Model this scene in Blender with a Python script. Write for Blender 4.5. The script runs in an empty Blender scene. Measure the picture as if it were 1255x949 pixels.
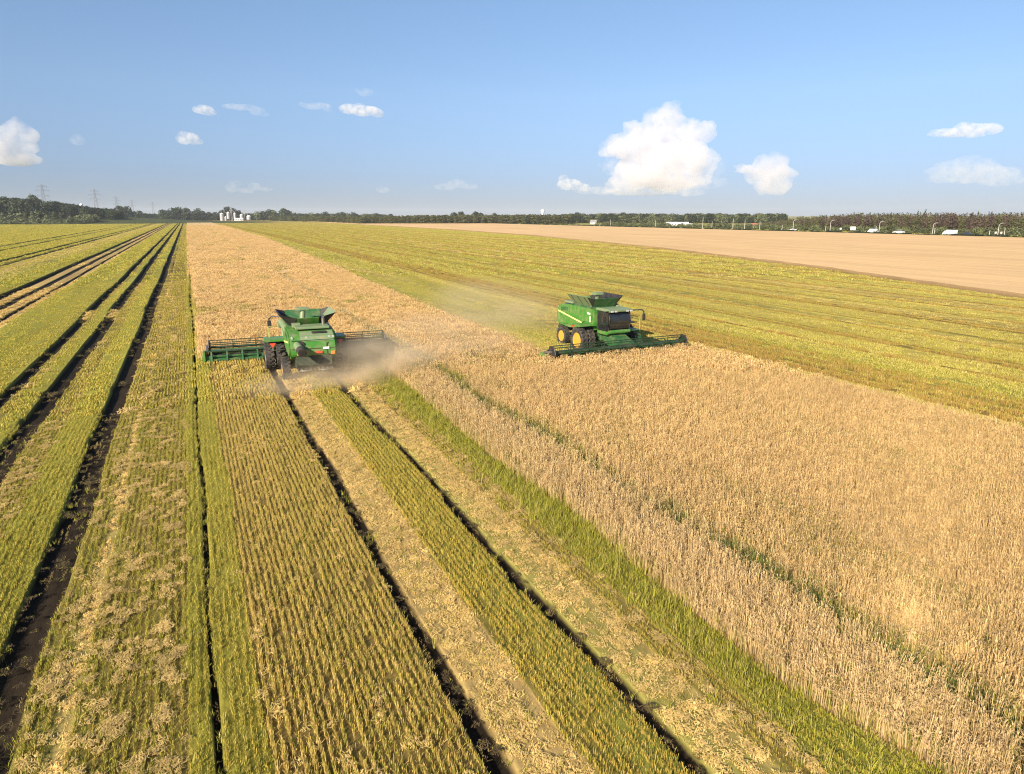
import bpy, bmesh, math, random
import numpy as np
from mathutils import Vector, Matrix
R = math.radians
rng = np.random.default_rng(7)
random.seed(7)
S = bpy.context.scene
COL = S.collection

# ------------------------------------------------------------------ camera
F_PX, W_PX, H_PX = 870.0, 1255.0, 949.0
CAM_H = 10.3
PITCH = math.atan(210.5 / F_PX)
YAW = math.atan(399.5 / math.hypot(F_PX, 210.5))
cam_d = bpy.data.cameras.new('camera')
cam_d.sensor_width = 36.0
cam_d.lens = F_PX / W_PX * 36.0
cam_d.clip_start = 0.2
cam_d.clip_end = 60000
cam = bpy.data.objects.new('camera', cam_d)
COL.objects.link(cam)
cam.location = (0, 0, CAM_H)
cam.rotation_euler = (math.pi / 2 - PITCH, 0, -YAW)
S.camera = cam

# ------------------------------------------------------------------ sky, sun, exposure
SUN_AZ = R(236.0)      # clockwise from +Y: the sun stands to the left and a little behind the camera
SUN_EL = R(27.5)
world = bpy.data.worlds.new('World')
S.world = world
world.use_nodes = True
wn = world.node_tree
bg = wn.nodes['Background']
sky = wn.nodes.new('ShaderNodeTexSky')
sky.sky_type = 'NISHITA'
sky.sun_disc = False
sky.sun_elevation = SUN_EL
sky.sun_rotation = SUN_AZ
sky.altitude = 50
sky.air_density = 1.0
sky.dust_density = 0.25
sky.ozone_density = 2.0
tcw = wn.nodes.new('ShaderNodeTexCoord')
sxw = wn.nodes.new('ShaderNodeSeparateXYZ')
rampw = wn.nodes.new('ShaderNodeValToRGB')      # summer haze: the sky's low band is duller and bluer than a clear dusk band
for pos, c in ((0.0, (.275, .325, .56)), (.05, (.33, .38, .585)), (.15, (.54, .575, .68)), (.32, (.68, .73, .77)), (.6, (.76, .78, .81))):
    e = rampw.color_ramp.elements.new(pos); e.color = (*c, 1)
rampw.color_ramp.elements.remove(rampw.color_ramp.elements[-1])
rampw.color_ramp.elements.remove(rampw.color_ramp.elements[0])
mulw = wn.nodes.new('ShaderNodeMix'); mulw.data_type = 'RGBA'; mulw.blend_type = 'MULTIPLY'; mulw.inputs[0].default_value = 1
wn.links.new(tcw.outputs['Generated'], sxw.inputs[0])
wn.links.new(sxw.outputs['Z'], rampw.inputs[0])
wn.links.new(sky.outputs[0], mulw.inputs[6]); wn.links.new(rampw.outputs[0], mulw.inputs[7])
wn.links.new(mulw.outputs[2], bg.inputs[0])
bg.inputs[1].default_value = 0.09
sun_d = bpy.data.lights.new('sun', 'SUN')
sun_d.energy = 5.0
sun_d.angle = R(0.55)
sun_d.color = (1.0, 0.88, 0.72)
sun = bpy.data.objects.new('sun', sun_d)
COL.objects.link(sun)
sv = Vector((math.sin(SUN_AZ) * math.cos(SUN_EL), math.cos(SUN_AZ) * math.cos(SUN_EL), math.sin(SUN_EL)))
sun.rotation_euler = sv.to_track_quat('Z', 'Y').to_euler()
vs = S.view_settings
S.display_settings.display_device = 'sRGB'
vs.view_transform = 'Standard'
vs.look = 'None'
vs.exposure = 1.08
vs.gamma = 1.0
vs.use_curve_mapping = False
S.cycles.use_denoising = True
S.cycles.denoiser = 'OPENIMAGEDENOISE'
S.cycles.denoising_prefilter = 'NONE'
S.cycles.denoising_input_passes = 'RGB_ALBEDO_NORMAL'
S.cycles.filter_width = 1.1
S.cycles.max_bounces = 12
S.cycles.diffuse_bounces = 3
S.cycles.glossy_bounces = 2
S.cycles.transparent_max_bounces = 8
S.cycles.volume_bounces = 10
S.cycles.volume_max_steps = 96

# ------------------------------------------------------------------ helpers
CP, SP = math.cos(PITCH), math.sin(PITCH)
CY, SY = math.cos(YAW), math.sin(YAW)

def ray(px, py):
    x, y = px - W_PX / 2, H_PX / 2 - py
    f = F_PX * CP + y * SP
    u = -F_PX * SP + y * CP
    return Vector((f * SY + x * CY, f * CY - x * SY, u))

def ground(px, py, z=0.0):
    d = ray(px, py)
    t = (z - CAM_H) / d.z
    return Vector((d.x * t, d.y * t, z))

def far(px, D, py=None):
    """point on the ground at distance D seen in column px; height of the ray through py there"""
    d = ray(px, 264 if py is None else py)
    h = math.hypot(d.x, d.y)
    return Vector((d.x / h * D, d.y / h * D, CAM_H + d.z / h * D))

def project(X, Y, Z):
    r = X * CY - Y * SY
    f = X * SY + Y * CY
    u = Z - CAM_H
    d = f * CP - u * SP
    v = f * SP + u * CP
    d = np.where(d < 0.5, 0.5, d)
    return W_PX / 2 + F_PX * r / d, H_PX / 2 - F_PX * v / d, d

def in_view(X, Y, Z=0.3, mx=170, my=90):
    px, py, d = project(X, Y, np.full_like(X, Z))
    return (px > -mx) & (px < W_PX + mx) & (py < H_PX + my) & (d > 1)

def hash2(ix, iy, seed=0):
    h = (ix.astype(np.int64) * 374761393 + iy.astype(np.int64) * 668265263 + seed * 1442695041) & 0xffffffff
    h = ((h ^ (h >> 13)) * 1274126177) & 0xffffffff
    h = (h ^ (h >> 16)) & 0xffffffff
    return h / 4294967295.0

def vnoise(x, y, s=1.0, seed=0):
    x, y = np.asarray(x, float) / s, np.asarray(y, float) / s
    ix, iy = np.floor(x), np.floor(y)
    fx, fy = x - ix, y - iy
    fx, fy = fx * fx * (3 - 2 * fx), fy * fy * (3 - 2 * fy)
    a = hash2(ix, iy, seed); b = hash2(ix + 1, iy, seed)
    c = hash2(ix, iy + 1, seed); d = hash2(ix + 1, iy + 1, seed)
    return (a * (1 - fx) + b * fx) * (1 - fy) + (c * (1 - fx) + d * fx) * fy

def fnoise(x, y, s=1.0, seed=0, oct=3):
    v, a, t = 0, 1, 0
    for o in range(oct):
        v = v + a * vnoise(x, y, s / 2 ** o, seed + 17 * o); t += a; a *= 0.55
    return v / t

def tag(o, label, cat=None, group=None, kind=None):
    if label: o['label'] = label
    if cat: o['category'] = cat
    if group: o['group'] = group
    if kind: o['kind'] = kind
    return o

def empty(name, loc, rz=0.0, s=1.0):
    o = bpy.data.objects.new(name, None)
    COL.objects.link(o)
    o.location = loc; o.rotation_euler = (0, 0, rz); o.scale = (s, s, s)
    return o

def copy_tree(o, parent=None):
    c = o.copy()
    COL.objects.link(c)
    c.parent = parent
    for ch in list(o.children):
        copy_tree(ch, c)
    return c

# ------------------------------------------------------------------ materials
def new_mat(name):
    m = bpy.data.materials.new(name)
    m.use_nodes = True
    return m, m.node_tree, m.node_tree.nodes['Principled BSDF']

def paint(name, col, rough=0.45, metal=0.0, dirt=0.25, dirt_col=(0.30, 0.23, 0.14), scale=3.0, spec=0.5):
    m, t, b = new_mat(name)
    tc = t.nodes.new('ShaderNodeTexCoord')
    n = t.nodes.new('ShaderNodeTexNoise'); n.inputs['Scale'].default_value = scale; n.inputs['Detail'].default_value = 6
    t.links.new(tc.outputs['Object'], n.inputs['Vector'])
    r = t.nodes.new('ShaderNodeMapRange')
    r.inputs['From Min'].default_value = 0.42; r.inputs['From Max'].default_value = 0.75
    r.inputs['To Max'].default_value = dirt
    t.links.new(n.outputs['Fac'], r.inputs['Value'])
    mx = t.nodes.new('ShaderNodeMix'); mx.data_type = 'RGBA'
    mx.inputs[6].default_value = (*col, 1); mx.inputs[7].default_value = (*dirt_col, 1)
    t.links.new(r.outputs[0], mx.inputs[0])
    t.links.new(mx.outputs[2], b.inputs['Base Color'])
    b.inputs['Roughness'].default_value = rough
    b.inputs['Metallic'].default_value = metal
    b.inputs['Specular IOR Level'].default_value = spec
    return m

M = {}
M['green'] = paint('green_paint', (0.040, 0.175, 0.018), 0.42, dirt=0.55, scale=2.2)
M['dark_green'] = paint('dark_green_paint', (0.018, 0.095, 0.028), 0.45, dirt=0.35)
M['pale_green'] = paint('dusty_sheen_green_paint', (0.14, 0.21, 0.10), 0.5, dirt=0.5)  # dusty green; its pale tone also paints sheen on hood and right flap
M['yellow'] = paint('yellow_paint', (0.52, 0.28, 0.015), 0.5, dirt=0.6)
M['headgreen'] = paint('dusty_header_green', (0.03, 0.13, 0.03), 0.5, dirt=0.6, dirt_col=(.16, .15, .07), scale=2)
M['reel'] = paint('dark_reel_paint', (0.014, 0.040, 0.018), 0.5, dirt=0.35, dirt_col=(.10, .08, .05))
M['grime'] = paint('grimy_green_paint', (0.016, 0.028, 0.014), 0.8, dirt=0.7, dirt_col=(.09, .075, .04), scale=5)
M['rail'] = paint('dusty_yellow_rail', (0.34, 0.33, 0.07), 0.5, dirt=0.4)
M['cream'] = paint('cream_decal', (0.80, 0.68, 0.22), 0.4, dirt=0.1)
M['black'] = paint('black_metal', (0.018, 0.017, 0.016), 0.5, dirt=0.35, dirt_col=(0.12, 0.09, 0.06))
M['rubber'] = paint('rubber', (0.020, 0.019, 0.018), 0.75, dirt=0.6, dirt_col=(0.13, 0.10, 0.065), scale=4)
M['steel'] = paint('steel', (0.30, 0.29, 0.27), 0.4, metal=0.8, dirt=0.5)
M['glass'] = paint('tinted_glass', (0.012, 0.014, 0.015), 0.06, dirt=0.06, spec=0.8)
M['red'] = paint('red_reflector', (0.70, 0.07, 0.03), 0.3, dirt=0.1)
M['orange'] = paint('orange_reflector', (0.78, 0.20, 0.02), 0.3, dirt=0.1)
M['lamp_glass'] = paint('lamp_glass', (0.42, 0.42, 0.40), 0.2, dirt=0.2)
M['white'] = paint('white_paint', (0.80, 0.79, 0.76), 0.45, dirt=0.15)
M['whitewash'] = paint('white_cladding', (0.66, 0.64, 0.63), 0.7, dirt=0.25, scale=0.4)
M['galv'] = paint('galvanised_sheet', (0.36, 0.36, 0.38), 0.45, metal=0.3, dirt=0.2, scale=0.5)
M['roofgrey'] = paint('grey_roofing', (0.24, 0.23, 0.23), 0.8, dirt=0.3, scale=0.6)
M['roofred'] = paint('red_roofing', (0.30, 0.10, 0.06), 0.8, dirt=0.3, scale=0.6)
M['zinc'] = paint('weathered_zinc', (0.17, 0.18, 0.20), 0.7, dirt=0.2)
M['concrete'] = paint('concrete_post', (0.48, 0.46, 0.43), 0.85, dirt=0.3)
M['darkwin'] = paint('dark_window', (0.03, 0.035, 0.04), 0.15, dirt=0.1)
M['bluecar'] = paint('dark_blue_car_paint', (0.02, 0.03, 0.06), 0.3, dirt=0.1)
M['bark'] = paint('bark', (0.10, 0.075, 0.05), 0.9, dirt=0.4, dirt_col=(0.16, 0.14, 0.11))
M['palebark'] = paint('pale_bark', (0.13, 0.10, 0.07), 0.9, dirt=0.4, dirt_col=(0.12, 0.09, 0.07))
M['asphalt'] = paint('asphalt', (0.055, 0.055, 0.055), 0.9, dirt=0.4, dirt_col=(0.09, 0.085, 0.08), scale=0.3)
M['roadpaint'] = paint('road_paint', (0.7, 0.7, 0.68), 0.7, dirt=0.3)

def veg_mat(name, green_a, green_b, transl=0.25):
    """stalk colour: straw tint of the clump, or green where the stalk's own draw u is under the clump's green share"""
    m, t, b = new_mat(name)
    at = lambda n, ty: (lambda a: (setattr(a, 'attribute_name', n), setattr(a, 'attribute_type', ty), a)[2])(t.nodes.new('ShaderNodeAttribute'))
    tint = at('tint', 'INSTANCER'); gs = at('greens', 'INSTANCER'); u = at('u', 'GEOMETRY'); v = at('v', 'GEOMETRY')
    oi = t.nodes.new('ShaderNodeObjectInfo')
    gm = t.nodes.new('ShaderNodeMix'); gm.data_type = 'RGBA'
    gm.inputs[6].default_value = (*green_a, 1); gm.inputs[7].default_value = (*green_b, 1)
    t.links.new(v.outputs['Fac'], gm.inputs[0])
    lt = t.nodes.new('ShaderNodeMath'); lt.operation = 'LESS_THAN'
    t.links.new(u.outputs['Fac'], lt.inputs[0]); t.links.new(gs.outputs['Fac'], lt.inputs[1])
    mx = t.nodes.new('ShaderNodeMix'); mx.data_type = 'RGBA'
    t.links.new(lt.outputs[0], mx.inputs[0]); t.links.new(tint.outputs['Color'], mx.inputs[6]); t.links.new(gm.outputs[2], mx.inputs[7])
    mr = t.nodes.new('ShaderNodeMapRange'); mr.inputs['To Min'].default_value = 0.72; mr.inputs['To Max'].default_value = 1.28
    t.links.new(v.outputs['Fac'], mr.inputs['Value'])
    sc = t.nodes.new('ShaderNodeVectorMath'); sc.operation = 'SCALE'
    t.links.new(mx.outputs[2], sc.inputs[0]); t.links.new(mr.outputs[0], sc.inputs['Scale'])
    t.links.new(sc.outputs[0], b.inputs['Base Color'])
    b.inputs['Roughness'].default_value = 0.7
    b.inputs['Specular IOR Level'].default_value = 0.2
    tr = t.nodes.new('ShaderNodeBsdfTranslucent')
    t.links.new(sc.outputs[0], tr.inputs['Color'])
    ms = t.nodes.new('ShaderNodeMixShader'); ms.inputs[0].default_value = transl
    t.links.new(b.outputs[0], ms.inputs[1]); t.links.new(tr.outputs[0], ms.inputs[2])
    t.links.new(ms.outputs[0], t.nodes['Material Output'].inputs['Surface'])
    return m

M['veg'] = veg_mat('stalks', (0.175, 0.185, 0.018), (0.38, 0.355, 0.045))
M['vegdark'] = veg_mat('weeds', (0.060, 0.09, 0.020), (0.17, 0.18, 0.045))

def leaf_mat(name, a, b2, c=None):
    m, t, b = new_mat(name)
    v = t.nodes.new('ShaderNodeAttribute'); v.attribute_name = 'v'
    oi = t.nodes.new('ShaderNodeObjectInfo')
    mx = t.nodes.new('ShaderNodeMix'); mx.data_type = 'RGBA'
    mx.inputs[6].default_value = (*a, 1); mx.inputs[7].default_value = (*b2, 1)
    t.links.new(v.outputs['Fac'], mx.inputs[0])
    hs = t.nodes.new('ShaderNodeHueSaturation')
    mr = t.nodes.new('ShaderNodeMapRange'); mr.inputs['To Min'].default_value = 0.7; mr.inputs['To Max'].default_value = 1.3
    t.links.new(oi.outputs['Random'], mr.inputs['Value']); t.links.new(mr.outputs[0], hs.inputs['Value'])
    t.links.new(mx.outputs[2], hs.inputs['Color'])
    t.links.new(hs.outputs[0], b.inputs['Base Color'])
    b.inputs['Roughness'].default_value = 0.65; b.inputs['Specular IOR Level'].default_value = 0.25
    return m
M['leaf'] = leaf_mat('dark_leaves', (0.014, 0.024, 0.009), (0.042, 0.054, 0.018))
M['leaf_grey'] = leaf_mat('grey_green_leaves', (0.055, 0.070, 0.028), (0.13, 0.14, 0.055))
M['leaf_olive'] = leaf_mat('olive_leaves', (0.040, 0.046, 0.014), (0.095, 0.095, 0.030))
M['leaf_brown'] = leaf_mat('brown_needles', (0.040, 0.028, 0.019), (0.088, 0.058, 0.038))

def field_mat(name, cols, stripe=0.0, bump=0.3, scale=6.0, lo=.6, hi=1.4):
    """thatch of straw, regrowth and soil, banded along the drilling rows by the vertex attribute zone"""
    m, t, b = new_mat(name)
    z = t.nodes.new('ShaderNodeAttribute'); z.attribute_name = 'zone'
    geo = t.nodes.new('ShaderNodeNewGeometry')
    mp = t.nodes.new('ShaderNodeMapping'); mp.inputs['Scale'].default_value = (1, 0.30, 1)
    mp2 = t.nodes.new('ShaderNodeMapping'); mp2.inputs['Scale'].default_value = (1, 0.06, 1)
    t.links.new(geo.outputs['Position'], mp2.inputs['Vector'])
    t.links.new(geo.outputs['Position'], mp.inputs['Vector'])
    n = t.nodes.new('ShaderNodeTexNoise'); n.inputs['Scale'].default_value = scale; n.inputs['Detail'].default_value = 8; n.inputs['Roughness'].default_value = 0.7
    t.links.new(mp.outputs[0], n.inputs['Vector'])
    n2 = t.nodes.new('ShaderNodeTexNoise'); n2.inputs['Scale'].default_value = 0.5; n2.inputs['Detail'].default_value = 5
    t.links.new(mp2.outputs[0], n2.inputs['Vector'])
    ad = t.nodes.new('ShaderNodeMath'); ad.operation = 'ADD'
    t.links.new(n.outputs['Fac'], ad.inputs[0]); t.links.new(n2.outputs['Fac'], ad.inputs[1])
    mr = t.nodes.new('ShaderNodeMapRange'); mr.inputs['From Min'].default_value = 0.72; mr.inputs['From Max'].default_value = 1.28
    mr.inputs['To Min'].default_value = lo; mr.inputs['To Max'].default_value = hi
    t.links.new(ad.outputs[0], mr.inputs['Value'])
    sc = t.nodes.new('ShaderNodeVectorMath'); sc.operation = 'SCALE'
    t.links.new(z.outputs['Color'], sc.inputs[0]); t.links.new(mr.outputs[0], sc.inputs['Scale'])
    t.links.new(sc.outputs[0], b.inputs['Base Color'])
    b.inputs['Roughness'].default_value = 0.95; b.inputs['Specular IOR Level'].default_value = 0.1
    bp = t.nodes.new('ShaderNodeBump'); bp.inputs['Strength'].default_value = bump; bp.inputs['Distance'].default_value = 0.15
    t.links.new(n.outputs['Fac'], bp.inputs['Height']); t.links.new(bp.outputs[0], b.inputs['Normal'])
    return m
M['field'] = field_mat('stubble_thatch', None)
M['canopy'] = field_mat('wheat_canopy', None, bump=0.25, scale=4.0, lo=.82, hi=1.18)

# ------------------------------------------------------------------ mesh helpers
class MB:
    def __init__(self): self.bm = bmesh.new()
    def box(self, c, s, rot=None, bev=0.0):
        mt = Matrix.Translation(c)
        if rot is not None: mt = mt @ rot.to_4x4()
        r = bmesh.ops.create_cube(self.bm, size=1.0, matrix=mt @ Matrix.Diagonal((*s, 1)))
        if bev:
            es = list({e for v in r['verts'] for e in v.link_edges})
            bmesh.ops.bevel(self.bm, geom=es, offset=bev, segments=2, affect='EDGES', profile=0.6)
        return self
    def prism(self, prof, x0, x1, axis='x', bev=0.0, taper=None):
        """profile of (y,z) pairs swept from x0 to x1"""
        f = (lambda x, p: (x, p[0], p[1])) if axis == 'x' else (lambda x, p: (p[0], x, p[1])) if axis == 'y' else (lambda x, p: (p[0], p[1], x))
        a = [self.bm.verts.new(f(x0, p)) for p in prof]
        b = [self.bm.verts.new(f(x1, p)) for p in prof]
        n = len(prof); fs = []
        fs.append(self.bm.faces.new(a)); fs.append(self.bm.faces.new(b[::-1]))
        for i in range(n):
            fs.append(self.bm.faces.new((a[i], b[i], b[(i + 1) % n], a[(i + 1) % n])))
        if bev:
            es = list({e for q in fs for e in q.edges})
            bmesh.ops.bevel(self.bm, geom=es, offset=bev, segments=2, affect='EDGES')
        return self
    def cyl(self, p0, p1, r0, r1=None, n=12):
        p0, p1 = Vector(p0), Vector(p1); d = p1 - p0
        mt = Matrix.Translation((p0 + p1) / 2) @ d.to_track_quat('Z', 'Y').to_matrix().to_4x4()
        bmesh.ops.create_cone(self.bm, cap_ends=True, segments=n, radius1=r0, radius2=r0 if r1 is None else r1, depth=d.length, matrix=mt)
        return self
    def tube(self, pts, r, n=8):
        pts = [Vector(p) for p in pts]
        for a, b in zip(pts, pts[1:]):
            self.cyl(a, b, r, r, n)
        for p in pts[1:-1]:
            bmesh.ops.create_icosphere(self.bm, subdivisions=1, radius=r * 1.02, matrix=Matrix.Translation(p))
        return self
    def bar(self, p0, p1, w, h):
        p0, p1 = Vector(p0), Vector(p1); d = p1 - p0
        q = d.to_track_quat('Y', 'Z').to_matrix()
        return self.box((p0 + p1) / 2, (w, d.length, h), q)
    def lathe(self, prof, axis_o, n=32, axis='x', cap=True):
        """profile of (radius, offset along axis)"""
        rings = []
        for r, o in prof:
            ring = []
            for k in range(n):
                a = 2 * math.pi * k / n
                p = (o, r * math.cos(a), r * math.sin(a)) if axis == 'x' else (r * math.cos(a), r * math.sin(a), o)
                ring.append(self.bm.verts.new(Vector(p) + Vector(axis_o)))
            rings.append(ring)
        for a, b in zip(rings, rings[1:]):
            for k in range(n):
                self.bm.faces.new((a[k], a[(k + 1) % n], b[(k + 1) % n], b[k]))
        if cap: self.bm.faces.new(rings[0][::-1]); self.bm.faces.new(rings[-1])
        return self
    def quad(self, pts, th=0.03):
        """a plate with thickness th"""
        p = [Vector(q) for q in pts]
        nrm = (p[1] - p[0]).cross(p[2] - p[0]).normalized() * th
        a = [self.bm.verts.new(q) for q in p]; b = [self.bm.verts.new(q + nrm) for q in p]
        self.bm.faces.new(a[::-1]); self.bm.faces.new(b)
        k = len(p)
        for i in range(k): self.bm.faces.new((a[i], a[(i + 1) % k], b[(i + 1) % k], b[i]))
        return self
    def build(self, name, mat, parent=None, smooth=False, loc=None):
        bmesh.ops.recalc_face_normals(self.bm, faces=self.bm.faces)
        me = bpy.data.meshes.new(name); self.bm.to_mesh(me); self.bm.free()
        for mm in (mat if isinstance(mat, (list, tuple)) else [mat]): me.materials.append(mm)
        o = bpy.data.objects.new(name, me); COL.objects.link(o)
        if smooth:
            me.polygons.foreach_set('use_smooth', [True] * len(me.polygons))
            try: me.set_sharp_from_angle(angle=R(38))
            except Exception: pass
        if parent is not None: o.parent = parent
        if loc is not None: o.location = loc
        return o

def np_mesh(name, verts, faces, mats=(), fattr=None, vattr=None):
    """verts (n,3), faces (m,k); fattr: dict name -> per-face float; vattr: dict name -> per-vertex colour"""
    me = bpy.data.meshes.new(name)
    verts = np.asarray(verts, np.float32); faces = np.asarray(faces, np.int32)
    m, k = faces.shape
    me.vertices.add(len(verts)); me.vertices.foreach_set('co', verts.ravel())
    me.loops.add(m * k); me.loops.foreach_set('vertex_index', faces.ravel())
    me.polygons.add(m); me.polygons.foreach_set('loop_start', np.arange(0, m * k, k, dtype=np.int32))
    me.update(calc_edges=True)
    for n, a in (fattr or {}).items():
        at = me.attributes.new(n, 'FLOAT', 'FACE'); at.data.foreach_set('value', np.asarray(a, np.float32))
    for n, a in (vattr or {}).items():
        at = me.attributes.new(n, 'FLOAT_COLOR', 'POINT')
        a = np.concatenate([np.asarray(a, np.float32), np.ones((len(a), 1), np.float32)], 1)
        at.data.foreach_set('color', a.ravel())
    for mm in mats: me.materials.append(mm)
    return me

# ------------------------------------------------------------------ scatter by geometry nodes (only for stuff)
def scatter(name, variants, P, rot, scl, tint, greens, vid=None):
    n = len(P)
    me = bpy.data.meshes.new(name)
    me.vertices.add(n); me.vertices.foreach_set('co', np.asarray(P, np.float32).ravel())
    def add(nm, ty, arr, key):
        a = me.attributes.new(nm, ty, 'POINT'); a.data.foreach_set(key, np.asarray(arr).ravel())
    add('rot', 'FLOAT_VECTOR', np.asarray(rot, np.float32), 'vector')
    add('scl', 'FLOAT_VECTOR', np.asarray(scl, np.float32), 'vector')
    add('tint', 'FLOAT_COLOR', np.concatenate([np.asarray(tint, np.float32), np.ones((n, 1), np.float32)], 1), 'color')
    add('greens', 'FLOAT', np.asarray(greens, np.float32), 'value')
    add('vid', 'INT', np.asarray(rng.integers(0, len(variants), n) if vid is None else vid, np.int32), 'value')
    o = bpy.data.objects.new(name, me); COL.objects.link(o)
    c = bpy.data.collections.new(name + '_clumps')
    for i, vm in enumerate(variants):
        c.objects.link(bpy.data.objects.new('%s_clump_%02d' % (name, i), vm))
    g = bpy.data.node_groups.new(name + '_scatter', 'GeometryNodeTree')
    g.interface.new_socket('Geometry', in_out='INPUT', socket_type='NodeSocketGeometry')
    g.interface.new_socket('Geometry', in_out='OUTPUT', socket_type='NodeSocketGeometry')
    N = g.nodes
    gi = N.new('NodeGroupInput'); go = N.new('NodeGroupOutput')
    ci = N.new('GeometryNodeCollectionInfo'); ci.inputs['Collection'].default_value = c
    ci.inputs['Separate Children'].default_value = True; ci.inputs['Reset Children'].default_value = True
    ip = N.new('GeometryNodeInstanceOnPoints'); ip.inputs['Pick Instance'].default_value = True
    def na(nm, ty):
        a = N.new('GeometryNodeInputNamedAttribute'); a.data_type = ty; a.inputs['Name'].default_value = nm
        return [s for s in a.outputs if s.enabled and s.name == 'Attribute'][0]
    L = g.links.new
    L(gi.outputs[0], ip.inputs['Points']); L(ci.outputs[0], ip.inputs['Instance'])
    L(na('vid', 'INT'), ip.inputs['Instance Index'])
    L(na('rot', 'FLOAT_VECTOR'), ip.inputs['Rotation'])
    L(na('scl', 'FLOAT_VECTOR'), ip.inputs['Scale'])
    L(ip.outputs[0], go.inputs[0])
    md = o.modifiers.new('scatter', 'NODES'); md.node_group = g
    return o

# stalk meshes -----------------------------------------------------
def strips(name, stalks, mat):
    """each stalk: (polyline points, widths, side direction angle)"""
    V, Fc, U, Vv = [], [], [], []
    for pts, wd, ang, u, v in stalks:
        side = np.array((math.cos(ang), math.sin(ang), 0.0))
        b = len(V)
        for p, w in zip(pts, wd):
            V.append(np.array(p) - side * w / 2); V.append(np.array(p) + side * w / 2)
        for i in range(len(pts) - 1):
            Fc.append((b + 2 * i, b + 2 * i + 1, b + 2 * i + 3, b + 2 * i + 2)); U.append(u); Vv.append(v)
    return np_mesh(name, V, Fc, [mat], fattr={'u': U, 'v': Vv})

def rr(a, b): return random.uniform(a, b)

def stubble_clump(nx, ny, n, h0, h1, w, row=0.16, lean=0.12):
    st = []
    for i in range(n):
        rx = (random.randrange(max(1, round(nx / row))) + 0.5) * row - nx / 2 + random.gauss(0, 0.021)
        y = rr(-ny / 2, ny / 2); h = rr(h0, h1); a = rr(0, 2 * math.pi)
        lean_ = lean if random.random() < .9 else .4
        h *= 1.0 if random.random() < .85 else .6
        dx, dy = random.gauss(0, lean_) * h, random.gauss(0, lean_) * h
        ww = w * rr(0.7, 1.3)
        st.append(([(rx, y, 0), (rx + dx, y + dy, h)], [ww, ww * 0.9], a, rr(0, 1), rr(0, 1)))
    return strips('stubble_stalks', st, M['veg'])

def grass_clump(r, n, h0, h1, w, bend=0.5, mat='veg'):
    st = []
    for i in range(n):
        a0 = rr(0, 6.283); rad = r * math.sqrt(rr(0, 1)); x, y = rad * math.cos(a0), rad * math.sin(a0)
        h = rr(h0, h1); a = rr(0, 6.283); b = rr(0.1, bend) * h
        dx, dy = math.cos(a), math.sin(a)
        st.append(([(x, y, 0), (x + dx * b * .3, y + dy * b * .3, h * .6), (x + dx * b, y + dy * b, h)], [w, w * .8, w * .15], a + 1.57 + rr(-.4, .4), rr(0, 1), rr(0, 1)))
    return strips('grass_blades', st, M[mat])

def straw_clump(r, n, l0, l1, w, hz, yb=0.0):
    st = []
    for i in range(n):
        a0 = rr(0, 6.283); rad = r * math.sqrt(rr(0, 1)); x, y = rad * math.cos(a0), rad * math.sin(a0)
        l = rr(l0, l1); a = rr(0, 6.283) if random.random() > yb else 1.57 + random.gauss(0, .35)
        dx, dy = math.cos(a) * l / 2, math.sin(a) * l / 2
        top = hz * (1 - (rad / r) ** 2 * .7)
        z = rr(0.3, 1) * top; t = rr(-.3, .3) * l
        st.append(([(x - dx, y - dy, max(0.01, z - t)), (x, y, z + .01), (x + dx, y + dy, max(0.01, z + t))], [w, w, w * .8], a + 1.57, rr(0, 1), rr(0, 1)))
    return strips('straw_pieces', st, M['veg'])

def wheat_clump(r, n, h0, h1, ws, wh, hl=0.10):
    st = []
    for i in range(n):
        a0 = rr(0, 6.283); rad = r * math.sqrt(rr(0, 1)); x, y = rad * math.cos(a0), rad * math.sin(a0)
        h = rr(h0, h1); a = random.gauss(0.3, 1.3); dx, dy = math.cos(a), math.sin(a)
        b = rr(.02, .10); u, v = rr(0, 1), rr(0, 1)
        sa = a + 1.57 + rr(-.5, .5)
        top = (x + dx * b, y + dy * b, h)
        st.append(([(x, y, 0.05), (x + dx * b * .4, y + dy * b * .4, h * .6), top], [ws, ws, ws], sa, u, v * .6))
        nod = rr(.1, 1.0) * hl
        m1 = (top[0] + dx * nod * .6, top[1] + dy * nod * .6, h + hl * .35)
        m2 = (top[0] + dx * (nod + hl * .35), top[1] + dy * (nod + hl * .35), h + hl * .35 - nod * .45)
        st.append(([top, m1, m2], [wh * .7, wh, wh * .35], sa, u * .5 + .5, v))
        if random.random() < .5:
            la = rr(0, 6.283); lx, ly = math.cos(la) * .14, math.sin(la) * .14; z = h * rr(.45, .8)
            st.append(([(x, y, z), (x + lx * .6, y + ly * .6, z + .05), (x + lx, y + ly, z - .06)], [ws, ws * 1.1, ws * .3], la + 1.57, rr(0, 1), rr(0, 1)))
    return strips('wheat_stalks', st, M['veg'])

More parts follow.
